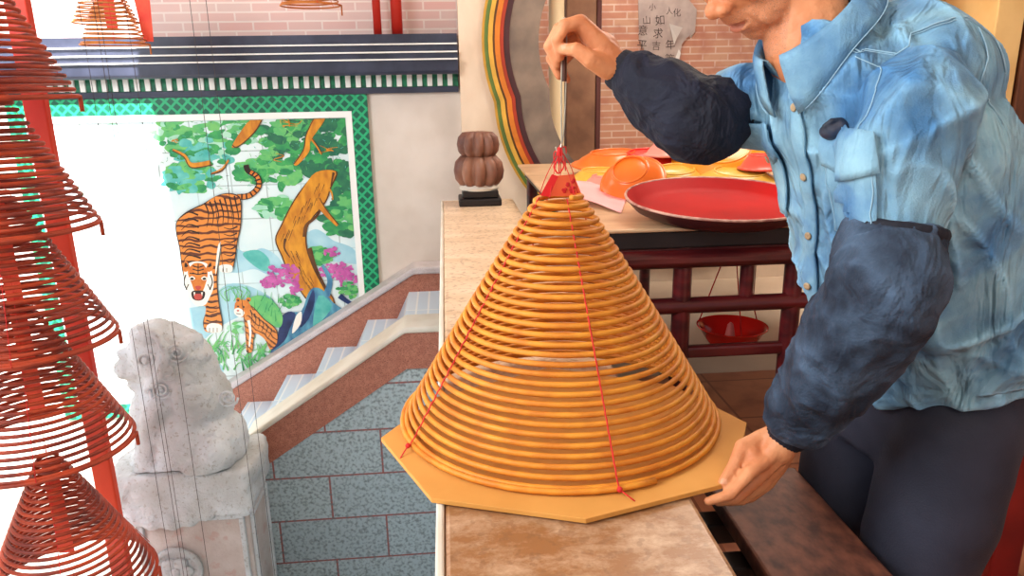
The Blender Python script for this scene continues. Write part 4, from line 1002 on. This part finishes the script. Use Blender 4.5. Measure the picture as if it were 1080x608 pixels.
# shirt: torso and short upper sleeves in one skin
denim = mat('light_blue_denim', (66, 116, 162), (152, 196, 214), 8, 0.8, bump=0.25, bscale=420, detail=9, ramp=(.34, .66))
speckle(denim, (70, 120, 172), 9, .56, .4)
def wear_and_shade(m, lo, hi, dark, light):
    """fold shade put into the colour as darker creases, with paler worn ridges"""
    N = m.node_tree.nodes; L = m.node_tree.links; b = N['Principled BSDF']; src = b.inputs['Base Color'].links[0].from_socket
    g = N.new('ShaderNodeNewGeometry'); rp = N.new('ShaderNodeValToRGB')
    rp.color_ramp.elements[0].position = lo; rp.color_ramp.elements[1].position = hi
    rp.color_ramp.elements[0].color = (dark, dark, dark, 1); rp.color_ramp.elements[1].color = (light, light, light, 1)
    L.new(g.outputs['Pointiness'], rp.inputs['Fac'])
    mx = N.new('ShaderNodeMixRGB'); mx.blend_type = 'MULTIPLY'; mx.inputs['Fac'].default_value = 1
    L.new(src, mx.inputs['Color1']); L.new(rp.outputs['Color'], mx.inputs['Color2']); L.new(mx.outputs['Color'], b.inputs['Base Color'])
denim_p = denim.copy(); denim_p.name = 'denim_pocket_cloth'
wear_and_shade(denim, .45, .55, .5, 1.4)
def crease(m, scale, strength, stretch, dist=.02):
    """soft cloth wrinkles: distorted stretched noise as a second bump"""
    N = m.node_tree.nodes; L = m.node_tree.links; b = N['Principled BSDF']
    tc = N.new('ShaderNodeTexCoord'); mp = N.new('ShaderNodeMapping'); mp.inputs['Scale'].default_value = stretch; mp.inputs['Rotation'].default_value = (.25, .45, 0)
    nz = N.new('ShaderNodeTexNoise'); nz.inputs['Scale'].default_value = scale; nz.inputs['Detail'].default_value = 3; nz.inputs['Distortion'].default_value = .8
    L.new(tc.outputs['Object'], mp.inputs['Vector']); L.new(mp.outputs['Vector'], nz.inputs['Vector'])
    bp = N.new('ShaderNodeBump'); bp.inputs['Strength'].default_value = strength; bp.inputs['Distance'].default_value = dist
    L.new(nz.outputs['Fac'], bp.inputs['Height'])
    if b.inputs['Normal'].links: L.new(b.inputs['Normal'].links[0].from_socket, bp.inputs['Normal'])
    L.new(bp.outputs['Normal'], b.inputs['Normal'])
crease(denim, 7, 1.0, (2.2, 2.2, .7), .045); crease(denim_p, 7, .5, (2.2, 2.2, .7), .03)
TR = [  # z, centre, half width, half depth, facing
    (.865, (.898, 1.195), .205, .175, 180), (.90, (.890, 1.195), .205, .18, 180), (1.00, (.842, 1.185), .21, .20, 182), (1.10, (.800, 1.172), .212, .20, 185), (1.20, (.752, 1.160), .21, .185, 190),
    (1.28, (.712, 1.152), .205, .170, 194), (1.35, (.672, 1.147), .19, .150, 197), (1.405, (.630, 1.145), .15, .115, 198), (1.435, (.600, 1.145), .105, .09, 198), (1.475, (.572, 1.143), .082, .074, 198)]
sh_m = MB()
sh_m.loft([ellring((c[0], c[1], z), a, b_, math.radians(g), 48) for z, c, a, b_, g in TR])
sh_m.limb([SL + V((.0, 0, -.005)), SL * .6 + EL * .4, SL * .36 + EL * .64], [.074, .068, .058], 24)
sh_m.ell((.715, 1.155, 1.405), (.125, .175, .105), Matrix.Rotation(.5, 3, 'Y'), 32, 20)
SL2 = SL * .36 + EL * .64
sh_m.limb([SR + V((0, 0, -.01)), SR * .6 + ER * .4, SR * .42 + ER * .58], [.078, .066, .058], 24)
sm_ = fuse(sh_m, .0055, 10, 'shirt')
def ridge(v): return max(0.0, 1 - 3.2 * abs(noise.noise(v))) ** 1.5
def folds(p):
    a = noise.noise(V((p.x * 6 + p.z * 3, p.y * 6, p.z * 3)))
    b_ = ridge(V((p.x * 8 - p.z * 6, p.y * 8 + p.z * 2, p.z * 3 + 3)))
    c_ = ridge(V((p.x * 13 + p.z * 9, p.y * 13, p.z * 5 + 9)))
    t_ = min(1, max(0, (p.z - 1.28) / .12)); k = 1 - .35 * t_
    return k * (.012 * a + .013 * b_ + .008 * c_ - .006)
displace(sm_, folds)
for v in sm_.vertices:
    if v.co.z < .895: v.co.z -= .022 * math.sin((v.co.x * .9 - v.co.y) * 9) + .01
for v in sm_.vertices:      # the hem rises towards his left hip
    if v.co.z < 1.02: v.co.z += (1.02 - v.co.z) / .16 * .062 * min(1, max(0, (v.co.x - .72) / .28))
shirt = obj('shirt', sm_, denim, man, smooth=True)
bvh = BVHTree.FromPolygons([v.co + base for v in sm_.vertices], [tuple(p.vertices) for p in sm_.polygons])
def axis_at(z):
    for i in range(len(TR) - 1):
        z0_, z1_ = TR[i][0], TR[i + 1][0]
        if z0_ <= z <= z1_ or i == len(TR) - 2:
            t_ = (z - z0_) / (z1_ - z0_); c0_, c1_ = V(TR[i][1]), V(TR[i + 1][1])
            return c0_.lerp(c1_, t_), math.radians(TR[i][4] + (TR[i + 1][4] - TR[i][4]) * t_)
def on_shirt(th, z, off=0.003):
    """th: degrees from the front towards the man's left"""
    c, g_ = axis_at(max(z, TR[0][0])); a = g_ + math.radians(th); d = V((math.cos(a), math.sin(a), 0))
    o_ = V((c.x, c.y, z))
    hit, nrm, _, _ = bvh.ray_cast(o_, d)
    if hit is None: hit, nrm = o_ + d * .18, d
    if nrm.dot(d) < 0: nrm = -nrm
    return hit + nrm * off
def patch(th0, th1, z0_, z1_, nu=10, nv=12, off=.004, shape=None):
    rows = []
    for j in range(nv + 1):
        v_ = j / nv; row = []
        for i in range(nu + 1):
            u_ = i / nu; zz_ = z0_ + (z1_ - z0_) * v_
            if shape: zz_ += shape(u_, v_)
            row.append(on_shirt(th0 + (th1 - th0) * u_, zz_, off))
        rows.append(row)
    return MB().loft(rows, False, False)
def slab(name, mb_, m_, par, th=.003):
    o_ = obj(name, mb_, m_, par, smooth=True); s_ = o_.modifiers.new('solid', 'SOLIDIFY'); s_.thickness = th; s_.offset = -1; return o_
slab('placket', patch(-4, 5, .92, 1.39, 4, 40, .004), denim_p, shirt)
stitch = mat('pale_stitching', (150, 186, 206), rough=.8); dk = mat('seam_shadow', (52, 92, 140), rough=.9)
def seam(pts, name='stitching', r=.0008, m_=None):
    obj(name, MB().tube(pts, r, 6), m_ or stitch, shirt, smooth=True)
for th in (-3.6, 4.6): seam([on_shirt(th, .92 + .47 * i / 50, .006) for i in range(51)])
for i, z in enumerate((1.355, 1.25, 1.15, 1.06, .97)):
    p = on_shirt(.5, z, .008); d = (p - on_shirt(.5, z, 0.0)).normalized()
    obj('button', MB().lathe([(.001, 0), (.006, 0), (.0065, .0015), (.005, .003), (.003, .0022), (.001, .0022)], p, 16, d), mat('horn_button', (206, 178, 140), (150, 120, 90), 60, .4), shirt, smooth=True)
for (t0_, t1_) in ((17, 42), (-48, -22)):
    pk = slab('pocket', patch(t0_, t1_, 1.17, 1.318, 12, 12, .005), denim_p, shirt)
    seam([on_shirt(t0_ + (t1_ - t0_) * .04, 1.318 - .145 * i / 14, .008) for i in range(15)] + [on_shirt(t0_ + (t1_ - t0_) * (.04 + .92 * i / 14), 1.172, .008) for i in range(15)] + [on_shirt(t1_ - (t1_ - t0_) * .04, 1.172 + .143 * i / 14, .008) for i in range(15)])
    fl_ = slab('pocket_flap', patch(t0_ - 1, t1_ + 1, 1.278, 1.328, 12, 6, .010, lambda u_, v_: -(1 - v_) * .018 * (1 - abs(2 * u_ - 1))), denim_p, shirt)
    p = on_shirt((t0_ + t1_) / 2, 1.273, .016); d = (p - on_shirt((t0_ + t1_) / 2, 1.273, 0)).normalized()
    obj('button', MB().lathe([(.001, 0), (.006, 0), (.0065, .0015), (.005, .003), (.001, .0022)], p, 16, d), mat('horn_button', (206, 178, 140), (150, 120, 90), 60, .4), shirt, smooth=True)
def near(p, off=.002):
    h, n_, _, _ = bvh.find_nearest(p); return h + n_ * off
for pts in ([(898, 34, 1.02), (930, 26, 1.0), (965, 20, 1.0), (992, 26, 1.02), (1010, 48, 1.05), (1020, 84, 1.06)], [(904, 34, 1.0), (897, 60, .97), (891, 92, .96), (888, 130, .97)], [(1008, 46, 1.04), (1016, 80, 1.02), (1022, 110, 1.02), (1012, 150, 1.02)]):
    seam([near(p) for p in crom([at(*q) for q in pts], 8, False)], r=.0010)
    seam([near(p) for p in crom([at(q[0], q[1] + 4, q[2]) for q in pts], 8, False)], r=.0007)

# pouch in the left pocket
pc_ = on_shirt(24, 1.322, .010)
pt_ = tag(obj('pouch', fuse(MB().ell(pc_, (.020, .016, .013)).ell(pc_ + V((.008, -.004, .006)), (.012, .012, .012)).tube([pc_ + V((-.018, -.004, .006)), pc_ + V((-.008, -.008, .016)), pc_ + V((.010, -.006, .017))], .004, 8), .003, 2, 'pouch'), mat('black_leather', (30, 34, 46), (52, 60, 80), 30, .45), smooth=True, loc=pc_), 'small dark pouch tucked in the left shirt pocket', 'pouch')

# collar
cn = V((-.66, -.10, .745)).normalized(); cf = (V((-math.cos(FA + PI), -math.sin(FA + PI), 0)) * 1.0); cf = (cf - cn * cf.dot(cn)).normalized(); cs = cn.cross(cf)
C0 = NB + cn * .006 + V((.012, 0, .012))
rows = []
for (r, h, w) in [(.074, -.006, 0), (.076, .030, 0), (.082, .038, 0), (.089, .030, 0), (.097, .010, 1), (.104, -.004, 1.6)]:
    row = []
    for i in range(49):
        a = math.radians(12 + 336 * i / 48); fr_ = max(0, math.cos(a)) ** 3
        rr = r * (1 + .06 * fr_) + (.014 * fr_ if w else 0); hh = h - w * .028 * fr_
        row.append(C0 + (cf * math.cos(a) * rr + cs * math.sin(a) * rr) + cn * hh)
    rows.append(row)
slab('collar', MB().loft(rows, False, False), denim_p, shirt, .003)
obj('collar_stitching', MB().tube([p + cn * .002 + (p - C0).normalized() * .002 for p in rows[-1][1:-1]], .0008, 6), stitch, shirt, smooth=True)
ul = MB(); ul.loft([[C0 + (cf * math.cos(2 * PI * i / 32) + cs * math.sin(2 * PI * i / 32)) * r + cn * h for i in range(32)] for r, h in ((.066, -.016), (.070, -.008), (.070, .010), (.066, .010))])
obj('undershirt', ul, mat('black_undershirt', (26, 28, 36), rough=.8), man, smooth=True)

# sleeve covers
def cover(name, pts, rad, m_, gathers, label):
    P = crom(pts, 8, False); n = len(P); mb_ = MB(); R2 = []
    for i in range(n):
        f = i / (n - 1) * (len(rad) - 1); k = min(int(f), len(rad) - 2); t_ = f - k; t_ = t_ * t_ * (3 - 2 * t_); R2.append(rad[k] * (1 - t_) + rad[k + 1] * t_)
    mb_.tube(P, R2, 40); me_ = mesh_of(mb_, name)
    sub = bpy.data.objects.new('t', me_); COL.objects.link(sub); s_ = sub.modifiers.new('s', 'SUBSURF'); s_.levels = 2
    dg_ = bpy.context.evaluated_depsgraph_get(); dg_.update(); out = bpy.data.meshes.new_from_object(sub.evaluated_get(dg_)); bpy.data.objects.remove(sub)
    a0, a1 = P[0], P[-1]
    def fd(p):
        e = min((p - a0).length, (p - a1).length)
        k = min(1, e / .06)
        return k * (.010 * noise.noise(p * 9 + V((4, 0, 0))) + .006 * (1 - 2 * abs(noise.noise(V((p.x * 16 + p.z * 8, p.y * 16, p.z * 14))))) + .003 * (1 - 2 * abs(noise.noise(p * 30))))
    displace(out, fd)
    o_ = obj(name, out, m_, man, smooth=True); o_['label'] = label
    for (c, d, r, wd, mm) in gathers:
        d = d.normalized(); u_ = d.orthogonal().normalized(); w_ = d.cross(u_); ring = []
        for j in range(5):
            q_ = [.0, .35, .5, .35, 0][j] * .006; t_ = (j / 4 - .5) * wd
            ring.append([c + d * t_ + (u_ * math.cos(2 * PI * i / 96) + w_ * math.sin(2 * PI * i / 96)) * (r + q_ + .0007 * math.sin(2 * PI * i / 96 * 32)) for i in range(96)])
        obj('elastic_band', MB().loft(ring), mm, o_, smooth=True)
    return o_
dkden = mat('dark_indigo_denim', (64, 82, 104), (26, 36, 52), 14, .85, bump=.3, bscale=300, detail=8)
wear_and_shade(dkden, .44, .56, .5, 1.7)
nav = mat('navy_cotton', (24, 28, 48), (14, 16, 30), 8, .8, bump=.2, bscale=250)
bandm = mat('black_elastic', (24, 26, 38), rough=.8)
gp = [SL2 + V((0, 0, .004)), SL2 * .72 + EL * .28, EL + V((0, 0, .02)), EL * .55 + WL * .45 + V((.0, 0, .005)), WL * .82 + EL * .18, WL * .97 + EL * .03]
crease(nav, 9, .9, (1.6, 1.6, 1.0), .03); crease(dkden, 9, .9, (1.6, 1.6, 1.0), .03)
cover('sleeve_cover', gp, [.058, .068, .072, .068, .056, .036], dkden, [(gp[0] + (EL - SL).normalized() * .006, SL - EL, .0645, .016, bandm), (gp[-1] + (WL - EL).normalized() * .004, WL - EL, .034, .030, bandm)], 'left arm indigo denim sleeve cover')
gp = [SR * .46 + ER * .54, SR * .2 + ER * .8, ER, ER * .55 + WR * .45, WR * .8 + ER * .2, WR * .98 + ER * .02]
cover('sleeve_cover', gp, [.056, .064, .068, .060, .046, .034], nav, [(gp[0], SR - ER, .057, .014, bandm), (gp[-1], WR - ER, .033, .028, bandm)], 'right arm navy sleeve cover')
